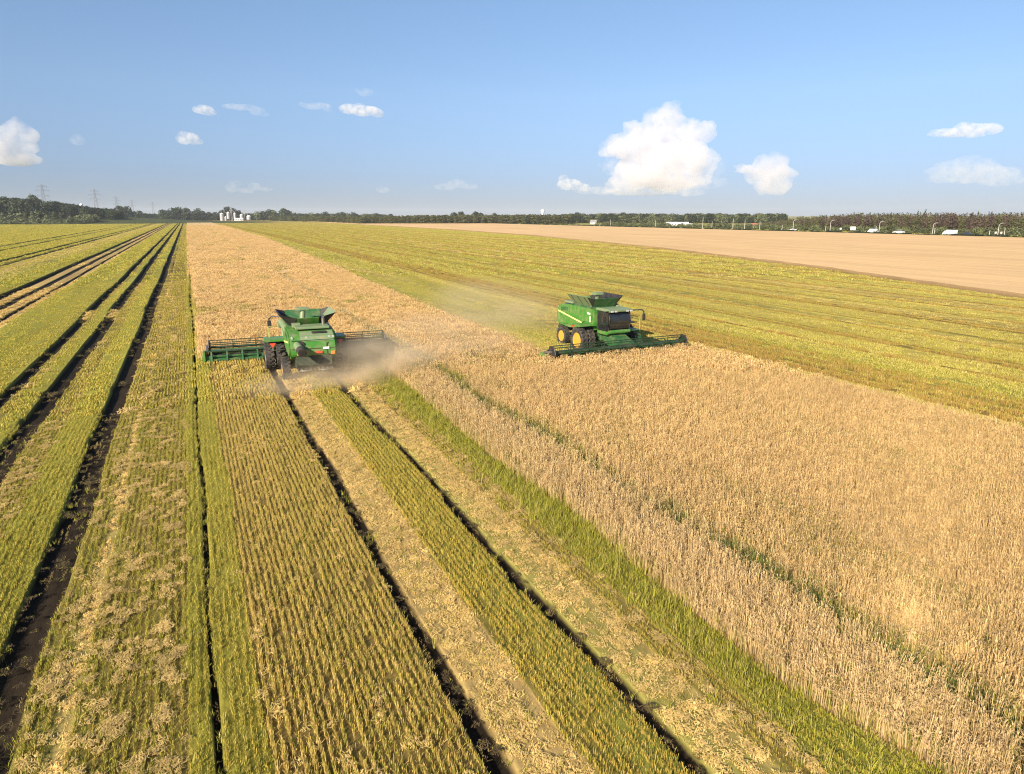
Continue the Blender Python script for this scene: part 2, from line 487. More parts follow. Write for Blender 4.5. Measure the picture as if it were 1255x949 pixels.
# ------------------------------------------------------------------ lie of the field: strips along the drilling rows (world X)
STRIPS = [(-400, -58.2, 'green'), (-58.2, -56.9, 'track'), (-56.9, -51.5, 'green'), (-51.5, -50.3, 'track'), (-50.3, -39.8, 'green'),
    (-39.8, -38.5, 'track'), (-38.5, -36.4, 'green'), (-36.4, -35.2, 'track'), (-35.2, -28, 'pale'), (-28, -23.2, 'green'), (-23.2, -22.1, 'track'),
    (-22.1, -20.7, 'straw'), (-20.7, -19.7, 'track'), (-19.7, -18.3, 'straw'), (-18.3, -17.7, 'track'), (-17.7, -16.7, 'straw'),
    (-16.7, -10.9, 'green'), (-10.9, -10.1, 'track'), (-10.1, -9.5, 'chaff'), (-9.5, -8.6, 'green'), (-8.6, -7.6, 'track'),
    (-7.6, -6.5, 'chaff'), (-6.5, -5.05, 'green'), (-5.05, -4.1, 'track'), (-4.1, -3.42, 'chaff'), (-3.42, -3.12, 'straw'), (-3.12, -0.95, 'chaff'),
    (-0.95, -0.5, 'green'), (-0.5, -0.36, 'track'), (-0.36, 0.5, 'green'), (0.5, 4.2, 'row'), (4.2, 4.64, 'track'), (4.64, 5.95, 'straw'),
    (5.95, 7.65, 'row2'), (7.65, 8.06, 'track'), (8.06, 9.3, 'straw'), (9.3, 10.05, 'chaff'), (10.05, 34.5, 'grass'),
    (34.5, 37.1, 'olive'), (37.1, 37.9, 'brown'), (37.9, 38.3, 'olive'), (38.3, 39.2, 'brown'), (39.2, 39.7, 'olive'), (39.7, 40.9, 'brown'), (40.9, 41.3, 'olive'), (41.3, 42.0, 'brown'), (42.0, 46.4, 'olive'), (46.4, 46.8, 'brown'), (46.8, 50.5, 'olive'), (50.5, 51.3, 'brown'), (51.3, 51.8, 'olive'), (51.8, 52.2, 'brown'),
    (52.2, 57, 'olive'), (57, 57.5, 'brown'), (57.5, 60.4, 'pale'), (60.4, 60.9, 'brown'), (60.9, 66, 'olive'), (66, 66.8, 'brown'), (66.8, 67.3, 'olive'), (67.3, 67.9, 'brown'), (67.9, 72, 'pale'), (72, 72.5, 'brown'), (72.5, 78, 'olive'), (78, 78.8, 'brown'), (78.8, 84, 'pale'), (84, 84.6, 'brown'), (84.6, 91, 'olive'),
    (91, 92, 'brown'), (92, 99, 'olive'), (99, 99.8, 'brown'), (99.8, 107, 'pale'), (107, 108, 'brown'), (108, 118, 'olive'), (118, 119, 'brown'), (119, 130, 'pale'), (130, 131.2, 'brown'), (131.2, 400, 'olive')]
TYPES = ['green', 'track', 'pale', 'straw', 'chaff', 'row', 'row2', 'grass', 'olive', 'brown', 'wheat']
TI = {n: i for i, n in enumerate(TYPES)}
S_X0 = np.array([s[0] for s in STRIPS]); S_T = np.array([TI[s[2]] for s in STRIPS])
S_X1 = np.array([s[1] for s in STRIPS])
WHEAT_Z = 0.78
far_edge = np.array([(88, 20), (94.5, 55), (112, 105), (134, 191), (158, 330), (170, 480), (176, 900), (178, 3000)], float)

def wheat_mask(X, Y):
    wob = (vnoise(X * 0 + 3, Y, 5.0, 5) - .5) * 0.5
    left = 11.25 + np.clip((10 - Y) * .25, 0, 1.2) + wob
    a = (Y < 47.0) & (X > left) & (X < 34.5 + wob * .4)
    b = (Y >= 47.0) & (Y < 55.0 - .02 * X) & (X > 13.2 + wob * .3) & (X < 22.9)
    c = (Y >= 55.0 - .02 * X) & (X > 0.05 + wob * .15) & (X < 22.9 + np.clip((Y - 70) * .03, 0, 8))
    h2 = (Y < 47) & (Y > 42.9) & (X > 22.4)                        # under and behind the right-hand machine's header
    return (a & ~h2) | b | c

def far_wheat(X, Y):
    xe = np.interp(Y, far_edge[:, 1], far_edge[:, 0])
    return (X > xe) & (X < 339) & (Y < 1500)

def zone(X, Y):
    wob = (vnoise(X * 0, Y, 9.0, 2) - .5) * 0.14 + (vnoise(X * 0 + 40, Y, 1.2, 9) - .5) * 0.06
    i = np.clip(np.searchsorted(S_X0, X + wob, 'right') - 1, 0, len(STRIPS) - 1)
    t = S_T[i].copy()
    back = (X > 22.0) & (X < 34.5) & (Y > 44)
    t[back] = np.where(vnoise(X, Y * .05, 1.5, 31) > .5, TI['olive'], TI['pale'])[back]
    gap = (t == TI['track']) & (Y > 83) & (Y < 90) & (X < -7) & (X > -11.5)
    t[gap] = TI['straw']
    t[wheat_mask(X, Y)] = TI['wheat']
    t[far_wheat(X, Y)] = TI['wheat']
    return t

# thatch colours (straw + regrowth + soil together), per strip kind
ZC = {'green': (0.225, 0.200, 0.032), 'track': (0.024, 0.017, 0.010), 'pale': (0.29, 0.22, 0.060), 'straw': (0.33, 0.23, 0.085),  # track: dark brown soil, darkened further to paint in the rut shadow
      'chaff': (0.16, 0.120, 0.032), 'row': (0.170, 0.120, 0.036), 'row2': (0.150, 0.118, 0.028), 'grass': (0.130, 0.130, 0.022),
      'olive': (0.320, 0.250, 0.060), 'brown': (0.17, 0.115, 0.030), 'wheat': (0.30, 0.20, 0.095)}
ZCA = np.array([ZC[n] for n in TYPES])
# ground sheets ----------------------------------------------------
def axis_x():
    xs = [-6000, -3000, -1500, -800, -400, -200, -120]
    xs += list(np.arange(-80, -24, 1.0))
    xs += list(np.arange(-24, 14, 0.125)) + list(np.arange(14, 36, .5)) + list(np.arange(36, 135, .4)) + list(np.arange(135, 360, 4.0))
    xs += [400, 500, 700, 1000, 1600, 3000, 6000]
    for s in STRIPS[1:]: xs += [s[0] - .02, s[0] + .02]
    return np.array(sorted(set(np.round(xs, 3))))
def axis_y():
    ys = [-60, -30, -10, 0] + list(np.arange(2, 60, .5)) + list(np.arange(60, 120, 1.5)) + list(np.arange(120, 260, 5.0)) + list(np.arange(260, 700, 20.)) + list(np.arange(700, 1700, 80.0))
    return np.array(sorted(set(np.round(ys + [1720, 2500, 6000, 9000], 3))))

def grid_mesh(name, xs, ys, zf, mat, cf):
    X, Y = np.meshgrid(xs, ys)
    Z = zf(X, Y); C = cf(X, Y)
    V = np.stack([X, Y, Z], -1).reshape(-1, 3)
    nx, ny = len(xs), len(ys)
    i = np.arange(nx - 1)[None, :] + nx * np.arange(ny - 1)[:, None]
    Fc = np.stack([i, i + 1, i + nx + 1, i + nx], -1).reshape(-1, 4)
    return np_mesh(name, V, Fc, [mat], vattr={'zone': C.reshape(-1, 3)}), V, Fc

def field_z(X, Y):
    t = zone(X.ravel(), Y.ravel()).reshape(X.shape)
    D = np.hypot(X, Y)
    up = np.interp(D, [20, 45, 80], [.07, .12, .20])
    hz = np.select([t == TI['track'], t == TI['straw'], t == TI['wheat'], t == TI['brown'], t == TI['chaff'], t == TI['row'], t == TI['row2']],
                   [-.13 + 0.0 * up, .03 + 0 * up, 0.02 + 0 * up, up * 1.3, up * .6, up * .7, up * .8], up)
    hz = hz + (fnoise(X, Y, .6, 3) - .5) * .06
    inside = (np.abs(X) < 420) & (Y > -20) & (Y < 1750)
    return np.where(inside, hz, -.02)

def field_c(X, Y):
    t = zone(X.ravel(), Y.ravel()).reshape(X.shape)
    c = ZCA[t]
    n = fnoise(X * 1.0, Y * .03, 4.0, 77)[..., None]
    g = np.array((0.17, 0.19, 0.03))
    k = np.clip((n - .52) * 4, 0, 1) * ((t != TI['track']) & (t != TI['wheat']))[..., None] * .6
    c = c * (1 - k) + g * k
    # green meadow and verge beyond the wheat
    D = np.hypot(X, Y)
    m = ((X > 339) | (Y > 1700) | (X < -700))[..., None]
    c = np.where(m, np.array((0.24, 0.22, 0.06)), c)
    return c
me, _, _ = grid_mesh('ground', axis_x(), axis_y(), field_z, M['field'], field_c)
gnd = bpy.data.objects.new('ground', me); COL.objects.link(gnd)
tag(gnd, 'wide flat ground of harvested field with rows, wheel tracks and straw strips', 'ground', kind='structure')

# ------------------------------------------------------------------ standing wheat: canopy sheet far off, stalks everywhere near
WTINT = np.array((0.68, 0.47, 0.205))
def canopy(name, mask, xs, ys, zf, label):
    X, Y = np.meshgrid(xs, ys)
    ok = mask(X.ravel(), Y.ravel()).reshape(X.shape)
    okc = ok[:-1, :-1] & ok[1:, :-1] & ok[:-1, 1:] & ok[1:, 1:]
    nx = len(xs)
    V = np.stack([X, Y, zf(X, Y)], -1).reshape(-1, 3)
    j, i = np.nonzero(okc)
    a = j * nx + i
    Fc = np.stack([a, a + 1, a + nx + 1, a + nx], -1)
    # skirts down to the ground at the rim
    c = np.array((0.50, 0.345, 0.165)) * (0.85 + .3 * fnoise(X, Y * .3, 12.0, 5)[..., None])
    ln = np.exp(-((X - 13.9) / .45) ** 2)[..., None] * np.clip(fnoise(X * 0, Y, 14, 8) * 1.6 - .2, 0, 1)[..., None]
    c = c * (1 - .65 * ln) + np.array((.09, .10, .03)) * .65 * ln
    C = c.reshape(-1, 3)
    pad = np.zeros_like(okc); 
    sk = []
    def edge(cond, off0, off1):
        jj, ii = np.nonzero(cond); q = jj * nx + ii
        sk.append(np.stack([q + off0, q + off1], -1))
    P = np.pad(okc, 1)
    edge(okc & ~P[1:-1, :-2], 0, nx); edge(okc & ~P[1:-1, 2:], 1, nx + 1); edge(okc & ~P[:-2, 1:-1], 0, 1); edge(okc & ~P[2:, 1:-1], nx, nx + 1)
    E = np.concatenate(sk)
    lo = V.copy(); lo[:, 2] = 0
    n0 = len(V)
    Fs = np.stack([E[:, 0], E[:, 1], E[:, 1] + n0, E[:, 0] + n0], -1)
    me = np_mesh(name, np.concatenate([V, lo]), np.concatenate([Fc, Fs]), [M['canopy']], vattr={'zone': np.concatenate([C, C * .8])})
    o = bpy.data.objects.new(name, me); COL.objects.link(o)
    return tag(o, label, 'wheat', kind='stuff')
def cz(X, Y):
    D = np.hypot(X, Y)
    return np.interp(D, [42, 60, 110], [.40, .58, .74]) + (fnoise(X, Y, 1.2, 3) - .5) * .12
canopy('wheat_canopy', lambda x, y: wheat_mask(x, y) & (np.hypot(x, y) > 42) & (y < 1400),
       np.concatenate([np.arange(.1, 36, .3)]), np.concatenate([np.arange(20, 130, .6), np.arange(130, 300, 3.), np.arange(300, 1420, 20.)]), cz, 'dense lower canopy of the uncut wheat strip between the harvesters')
def far_field():
    ys = np.concatenate([np.arange(20, 260, 2.), np.arange(260, 600, 10.), np.arange(600, 1520, 30.)])
    u = np.concatenate([[0], np.linspace(0.001, 1, 90) ** 1.6])
    xe = np.interp(ys, far_edge[:, 1], far_edge[:, 0])[:, None] + (fnoise(ys * 0, ys, 6.0, 3)[:, None] - .5) * .8
    X = xe + (339 - xe) * u[None, :]; Y = ys[:, None] + 0 * X
    Z = .72 + (fnoise(X, Y, 3.0, 13) - .5) * .16
    Z[:, 0] = 0
    c = np.array((0.56, 0.375, 0.185)) * (0.90 + .2 * fnoise(X, Y * .25, 14.0, 5)[..., None])
    c[:, 0] *= .30; c[:, 1] *= .42; c[:, 2] *= .7  # near rim darkened: the shade on the edge stems, put into colour
    k = np.clip((fnoise(X * .25, Y * .06, 8.0, 15)[..., None] - .62) * 4, 0, 1) * .25
    c = c * (1 - k) + np.array((.36, .27, .10)) * k
    nx = len(u); i = np.arange(nx - 1)[None, :] + nx * np.arange(len(ys) - 1)[:, None]
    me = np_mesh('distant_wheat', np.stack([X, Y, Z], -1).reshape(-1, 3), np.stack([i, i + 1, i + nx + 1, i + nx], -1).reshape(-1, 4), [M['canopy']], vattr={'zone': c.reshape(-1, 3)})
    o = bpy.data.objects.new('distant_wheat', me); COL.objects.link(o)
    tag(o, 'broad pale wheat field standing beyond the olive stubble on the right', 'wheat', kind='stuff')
far_field()

wa = [wheat_clump(.10, 10, .62, .86, .009, .0165) for _ in range(14)]
wb = [wheat_clump(.32, 34, .66, .90, .018, .040, .12) for _ in range(8)]
wc = [wheat_clump(.95, 70, .70, .92, .04, .10, .16) for _ in range(6)]

def pts_in(x0, x1, y0, y1, dens, dmin, dmax, z=.4):
    n = int((x1 - x0) * (y1 - y0) * dens)
    X = rng.uniform(x0, x1, n); Y = rng.uniform(y0, y1, n)
    D = np.hypot(X, Y)
    k = (D >= dmin) & (D < dmax) & in_view(X, Y, z)
    return X[k], Y[k]

def jit(n, tilt=.08):
    return np.stack([rng.normal(0, tilt, n), rng.normal(0, tilt, n), rng.uniform(0, 6.283, n)], -1)

def lane(X, Y):
    a = np.exp(-((X - 14.0 - (vnoise(X * 0, Y, 7, 4) - .5) * .7) / .55) ** 2) * np.clip(fnoise(X * 0, Y, 7, 8) * 3.4 - .5, .68, 1)
    b = np.exp(-((X - 26.2) / .30) ** 2) * np.clip(fnoise(X * 0 + 9, Y, 6, 18) * 2.4 - 1.0, 0, 1) * .5
    return np.maximum(a, b)

def wheat_obj(name, vs_, X, Y, label, smin=.85, smax=1.15):
    k = wheat_mask(X, Y); X, Y = X[k], Y[k]
    ln = lane(X, Y)
    k = rng.uniform(0, 1, len(X)) > ln * .95
    X, Y, ln = X[k], Y[k], ln[k]
    n = len(X)
    nz = fnoise(X, Y, 7.0, 21); nf = fnoise(X, Y, 1.1, 55)
    gp = np.clip((fnoise(X, Y * .4, 3.2, 66) - .54) * 3.0, 0, .6) * np.clip((24 - X) / 8, 0.15, 1)
    pale = np.array((0.62, 0.46, 0.24))
    tint = WTINT * (0.91 + .18 * nf[:, None]) * (.90 + .2 * nz[:, None]) 
    side = np.clip((15.5 - X) / 3, 0, 1)[:, None] * (Y < 47)[:, None] * .45
    tint = tint * (1 - side) + pale * (.85 + .3 * nf[:, None]) * side
    g = np.clip(.09 + gp + ln * .5 + (nz - .58) * .6 + .22 * np.clip((12.6 - X) / 1.2, 0, 1) * (Y < 47), .02, .8)
    s = rng.uniform(smin, smax, n) * (.94 + .12 * nz) * np.where(Y < 47, .62 + .38 * np.clip((X - 11.0 - np.clip((10 - Y) * .25, 0, 1.2)) / 1.1, 0, 1), 1)
    sc = np.stack([np.ones(n) * rng.uniform(.9, 1.15, n), np.ones(n), s], -1)
    o = scatter(name, vs_, np.stack([X, Y, np.zeros(n)], -1), jit(n), sc, tint, g)
    return tag(o, label, 'wheat', kind='stuff')
X, Y = pts_in(9, 36, 4, 48, 52, 0, 46, .8)
wheat_obj('ripe_wheat', wa, X, Y, 'tall ripe golden wheat filling the right foreground')
X, Y = pts_in(0, 36, 15, 125, 5.5, 46, 125, .8)
wheat_obj('mid_wheat', wb, X, Y, 'ripe wheat standing around and ahead of the left harvester')
X, Y = pts_in(0, 36, 100, 800, .9, 125, 800, .8)
k = rng.uniform(0, 1, len(X)) < np.interp(Y, [150, 800], [1, .25]); X, Y = X[k], Y[k]
wheat_obj('far_wheat', wc, X, Y, 'narrow far end of the uncut wheat strip running to the treeline')
# weeds in the wheel lane and along the wheat edge
gw = [grass_clump(.12, 14, .45, .80, .018, .5, 'vegdark') for _ in range(8)]
X, Y = pts_in(12, 28, 5, 120, 60, 0, 125, .6)
patch = np.clip((fnoise(X, Y * .5, 2.2, 66) - .50) * 3, 0, .5) * np.exp(-((X - 15.2) / 2.2) ** 2) * np.clip((24 - Y) / 8, 0, 1)
k = (rng.uniform(0, 1, len(X)) < np.maximum(lane(X, Y), patch) * np.interp(Y, [45, 60], [1, .3])) & wheat_mask(X, Y); X, Y = X[k], Y[k]; n = len(X)
tag(scatter('weeds', gw, np.stack([X, Y, np.zeros(n)], -1), jit(n, .15), np.ones((n, 3)) * rng.uniform(.7, 1.15, n)[:, None],
    np.tile((.28, .22, .08), (n, 1)), np.full(n, .85)), 'dark green weeds along the thin lane through the wheat', 'weeds', kind='stuff')

# ------------------------------------------------------------------ stubble, regrowth, straw
ROW = .168
sa = [stubble_clump(.16, .5, 34, .08, .185, .0090, .168) for _ in range(14)]
sb = [stubble_clump(.672, .9, 110, .16, .28, .020, .168) for _ in range(8)]
sc_ = [stubble_clump(1.176, 2.2, 110, .24, .40, .05, .168) for _ in range(6)]
STR = {'green': (.58, (.58, .45, .10)), 'pale': (.38, (.54, .41, .13)), 'row': (.36, (.56, .40, .125)), 'row2': (.48, (.54, .39, .09)), 'grass': (.7, (.48, .36, .09)),
       'chaff': (.50, (.50, .36, .10)), 'olive': (.60, (.52, .41, .13)), 'brown': (.24, (.34, .225, .06)), 'straw': (.12, (.70, .50, .17)), 'track': (.15, (.30, .21, .09)), 'wheat': (0, (0, 0, 0))}
GS = np.array([STR[t][0] for t in TYPES]); TS = np.array([STR[t][1] for t in TYPES])
HS = np.array([{'green': .92, 'pale': .8, 'row': 1.05, 'row2': 1.0, 'grass': 1.0, 'chaff': .75, 'olive': .9, 'brown': 1.3, 'straw': .4, 'track': .3}.get(t, 0) for t in TYPES])

def stubble_obj(name, vs_, X, Y, label, keep, half=0.0):
    t0 = zone(X, Y); t = zone(X + (fnoise(X, Y * .6, .8, 73) - .5) * .5, Y)
    t = np.where((t0 == TI['track']) | (t == TI['track']) | (t0 == TI['wheat']) | (t == TI['wheat']), t0, t)
    k = (t != TI['wheat'])
    if half: k &= (zone(X - half, Y) != TI['track']) & (zone(X + half, Y) != TI['track']) & (zone(X + half, Y) != TI['wheat']) & (zone(X - half, Y) != TI['wheat'])
    k &= (t != TI['wheat']) & (rng.uniform(0, 1, len(X)) < keep[t])
    X, Y, t = X[k], Y[k], t[k]; n = len(X)
    st = vnoise(X, X * 0, .55, 19) * .6 + vnoise(X, X * 0 + 5, 2.2, 23) * .4
    nf = .5 * fnoise(X, Y * .08, 1.3, 41) + .5 * st; ng = .5 * fnoise(X, Y * .07, 2.5, 43) + .5 * vnoise(X, X * 0 + 9, 1.4, 29)
    tint = TS[t] * (.72 + .56 * nf[:, None])
    g = np.clip(GS[t] + (ng - .5) * .7, .02, .97)
    s = HS[t] * rng.uniform(.8, 1.2, n) * (.85 + .3 * nf)
    rot = np.stack([rng.normal(0, .06, n), rng.normal(0, .06, n), np.where(rng.uniform(0, 1, n) < .5, 0, math.pi)], -1)
    o = scatter(name, vs_, np.stack([X, Y, np.zeros(n)], -1), rot, np.stack([np.ones(n), np.ones(n), s], -1), tint, g)
    return tag(o, label, 'stubble', kind='stuff')
def keep_tab(**kw): return np.array([kw.get(t, 1.0) for t in TYPES])
def snap(X, w): return np.round(X / w) * w + w / 2
# near: single row pieces, rows run along Y
X, Y = pts_in(-45, 40, 3, 46, 52, 0, 42, .2)
X = snap(X, ROW) + rng.normal(0, .012, len(X)) + (vnoise(X, Y, 6, 88) - .5) * .05
stubble_obj('stubble', sa, X, Y, 'cut cereal stubble in straight drill rows across the near field', keep_tab(track=.05, straw=.20, chaff=.85))
X, Y = pts_in(-130, 110, 15, 125, 4.2, 42, 125, .2)
stubble_obj('mid_stubble', sb, snap(X, .168), Y, 'yellow green stubble covering the middle of the cut field', keep_tab(track=.0, straw=.2), .27)
X, Y = pts_in(-330, 200, 60, 1000, .42, 125, 1000, .2)
k = rng.uniform(0, 1, len(X)) < np.interp(np.hypot(X, Y), [200, 1000], [1, .3]); X, Y = X[k], Y[k]
stubble_obj('far_stubble', sc_, snap(X, .168), Y, 'distant olive stubble towards the treeline', keep_tab(track=.0, straw=.2), .5)

# soft green regrowth
ga = [grass_clump(.11, 13, .07, .19, .013, .8) for _ in range(8)]
gt = [grass_clump(.10, 14, .14, .40, .013, .7) for _ in range(8)]
def grass_obj(name, vs_, X, Y, prob, label, tall=1.0):
    t = zone(X, Y)
    ng = fnoise(X, Y * .3, 2.2, 91)
    k = rng.uniform(0, 1, len(X)) < prob[t] * np.clip(ng * 2.6 - .55, 0, 1.4)
    X, Y, t, ng = X[k], Y[k], t[k], ng[k]; n = len(X)
    nf = fnoise(X, Y, 1.0, 47)
    o = scatter(name, vs_, np.stack([X, Y, np.zeros(n)], -1), jit(n, .15), np.stack([np.ones(n), np.ones(n), rng.uniform(.7, 1.25, n) * (.7 + .6 * nf) * tall], -1),
        np.tile((.40, .32, .10), (n, 1)) * (.8 + .4 * nf[:, None]), np.clip(.72 + .4 * (ng - .5), 0, 1))
    return tag(o, label, 'grass', kind='stuff')
def prob_tab(**kw): return np.array([kw.get(t, 0.0) for t in TYPES])
X, Y = pts_in(-45, 40, 3, 46, 34, 0, 42, .2)
grass_obj('grass', ga, X, Y, prob_tab(green=.8, row2=.45, row=.22, chaff=.5, pale=.3, grass=.5, straw=.10, track=.05, olive=.4), 'short green regrowth grass among the near stubble rows')
X, Y = pts_in(8, 12.3, 3, 50, 66, 0, 52, .3)
grass_obj('tall_grass', gt, X, Y, prob_tab(grass=.9, wheat=.4, chaff=.10), 'taller green grass strip beside the standing wheat', 1.0)

# straw and chaff lying on the stubble
la = [straw_clump(.13, 34, .035, .12, .0125, .035, .45) for _ in range(12)]
lb = [straw_clump(.30, 44, .12, .34, .026, .07, .7) for _ in range(8)]
def straw_obj(name, vs_, X, Y, label, big):
    t0 = zone(X, Y); t = zone(X + (fnoise(X, Y * .6, .9, 71) - .5) * .75, Y)
    t = np.where((t0 == TI['track']) | (t == TI['track']), t0, t)
    clump = fnoise(X, Y * .8, .30, 51, 2) + (fnoise(X, Y * .4, 2.5, 57) - .5) * .25
    pr_ = np.select([t == TI['straw'], t == TI['chaff'], t == TI['track'], t == TI['row'], t == TI['pale']],
                    [np.where(clump > .40, .80, .35), np.where(clump > .62, .9, .05), np.where(clump > .60, .22, .05), np.where(fnoise(X, Y * .25, 1.4, 61) > .62, .18, .02), .10 + 0 * X], 0)
    k = (rng.uniform(0, 1, len(X)) < pr_) & ((t == TI['track']) | (zone(X - .09, Y) != TI['track']))
    X, Y, t = X[k], Y[k], t[k]; n = len(X)
    z = np.select([t == TI['chaff'], t == TI['row'], t == TI['pale']], [.08, .10, .10], .02) + rng.uniform(0, .04, n)
    nf = fnoise(X, Y, .8, 53)
    tint = np.where((t == TI['chaff'])[:, None], np.array((.58, .415, .155)), np.array((.72, .515, .19))) * (.75 + .5 * nf[:, None])
    tint = np.where((t == TI['track'])[:, None], np.array((.12, .085, .04)) * (.4 + 1.2 * nf[:, None]), tint)  # litter in the tracks tinted down, rut shade put into its colour
    edge = np.exp(-((X + 3.28) / .10) ** 2)[:, None]
    tint = tint * (1 + .25 * edge)
    o = scatter(name, vs_, np.stack([X, Y, z], -1), np.stack([rng.normal(0, .1, n), rng.normal(0, .1, n), rng.normal(0, .5, n)], -1),
        np.ones((n, 3)) * rng.uniform(.75, 1.25, n)[:, None], tint, np.where(t == TI['chaff'], .04, .10))
    return tag(o, label, 'straw', kind='stuff')
X, Y = pts_in(-30, 12, 3, 46, 52, 0, 42, .2)
straw_obj('straw', la, X, Y, 'pale chopped straw and chaff scattered over the near strips', False)
X, Y = pts_in(-60, 12, 20, 130, 5, 42, 125, .2)
straw_obj('mid_straw', lb, X, Y, 'flattened straw beside the far wheel tracks on the left', True)

# ------------------------------------------------------------------ combine harvester
def flap(o_, pts, th): o_.quad(pts, th)

def make_wheel(parent, x, y, r, w, lugs, yellow=True):
    m = MB()
    hw = w / 2
    m.lathe([(r * .56, -hw * .82), (r * .70, -hw), (r * .88, -hw), (r * .95, -hw * .82), (r * .965, 0), (r * .95, hw * .82), (r * .88, hw), (r * .70, hw), (r * .56, hw * .82)], (0, 0, 0), 40, cap=False)
    for k in range(lugs):
        for s in (-1, 1):
            a = 2 * math.pi * (k + (.5 if s > 0 else 0)) / lugs
            c = Vector((s * hw * .5, 0, r * .965))
            q = Matrix.Rotation(a, 3, 'X')
            m.box(q @ c, (hw * 1.02, .075 * r + .02, .085 * r), q @ Matrix.Rotation(s * R(32), 3, 'Z'))
    wh = empty('wheel', (x, y, r)); wh.parent = parent
    m.build('tyre', M['rubber'], wh)
    s = -1 if x < 0 else 1
    d = MB()
    d.lathe([(r * .60, s * hw * .80), (r * .56, s * hw * .90), (r * .52, s * hw * .66), (r * .30, s * hw * .58), (r * .26, s * hw * .74), (r * .10, s * hw * .78)], (0, 0, 0), 32)
    for k in range(8):
        a = 2 * math.pi * k / 8
        d.cyl((s * hw * .40, math.cos(a) * r * .38, math.sin(a) * r * .38), (s * hw * .70, math.cos(a) * r * .38, math.sin(a) * r * .38), .03, n=6)
    d.build('rim', M['yellow'], wh, smooth=True)
    return wh

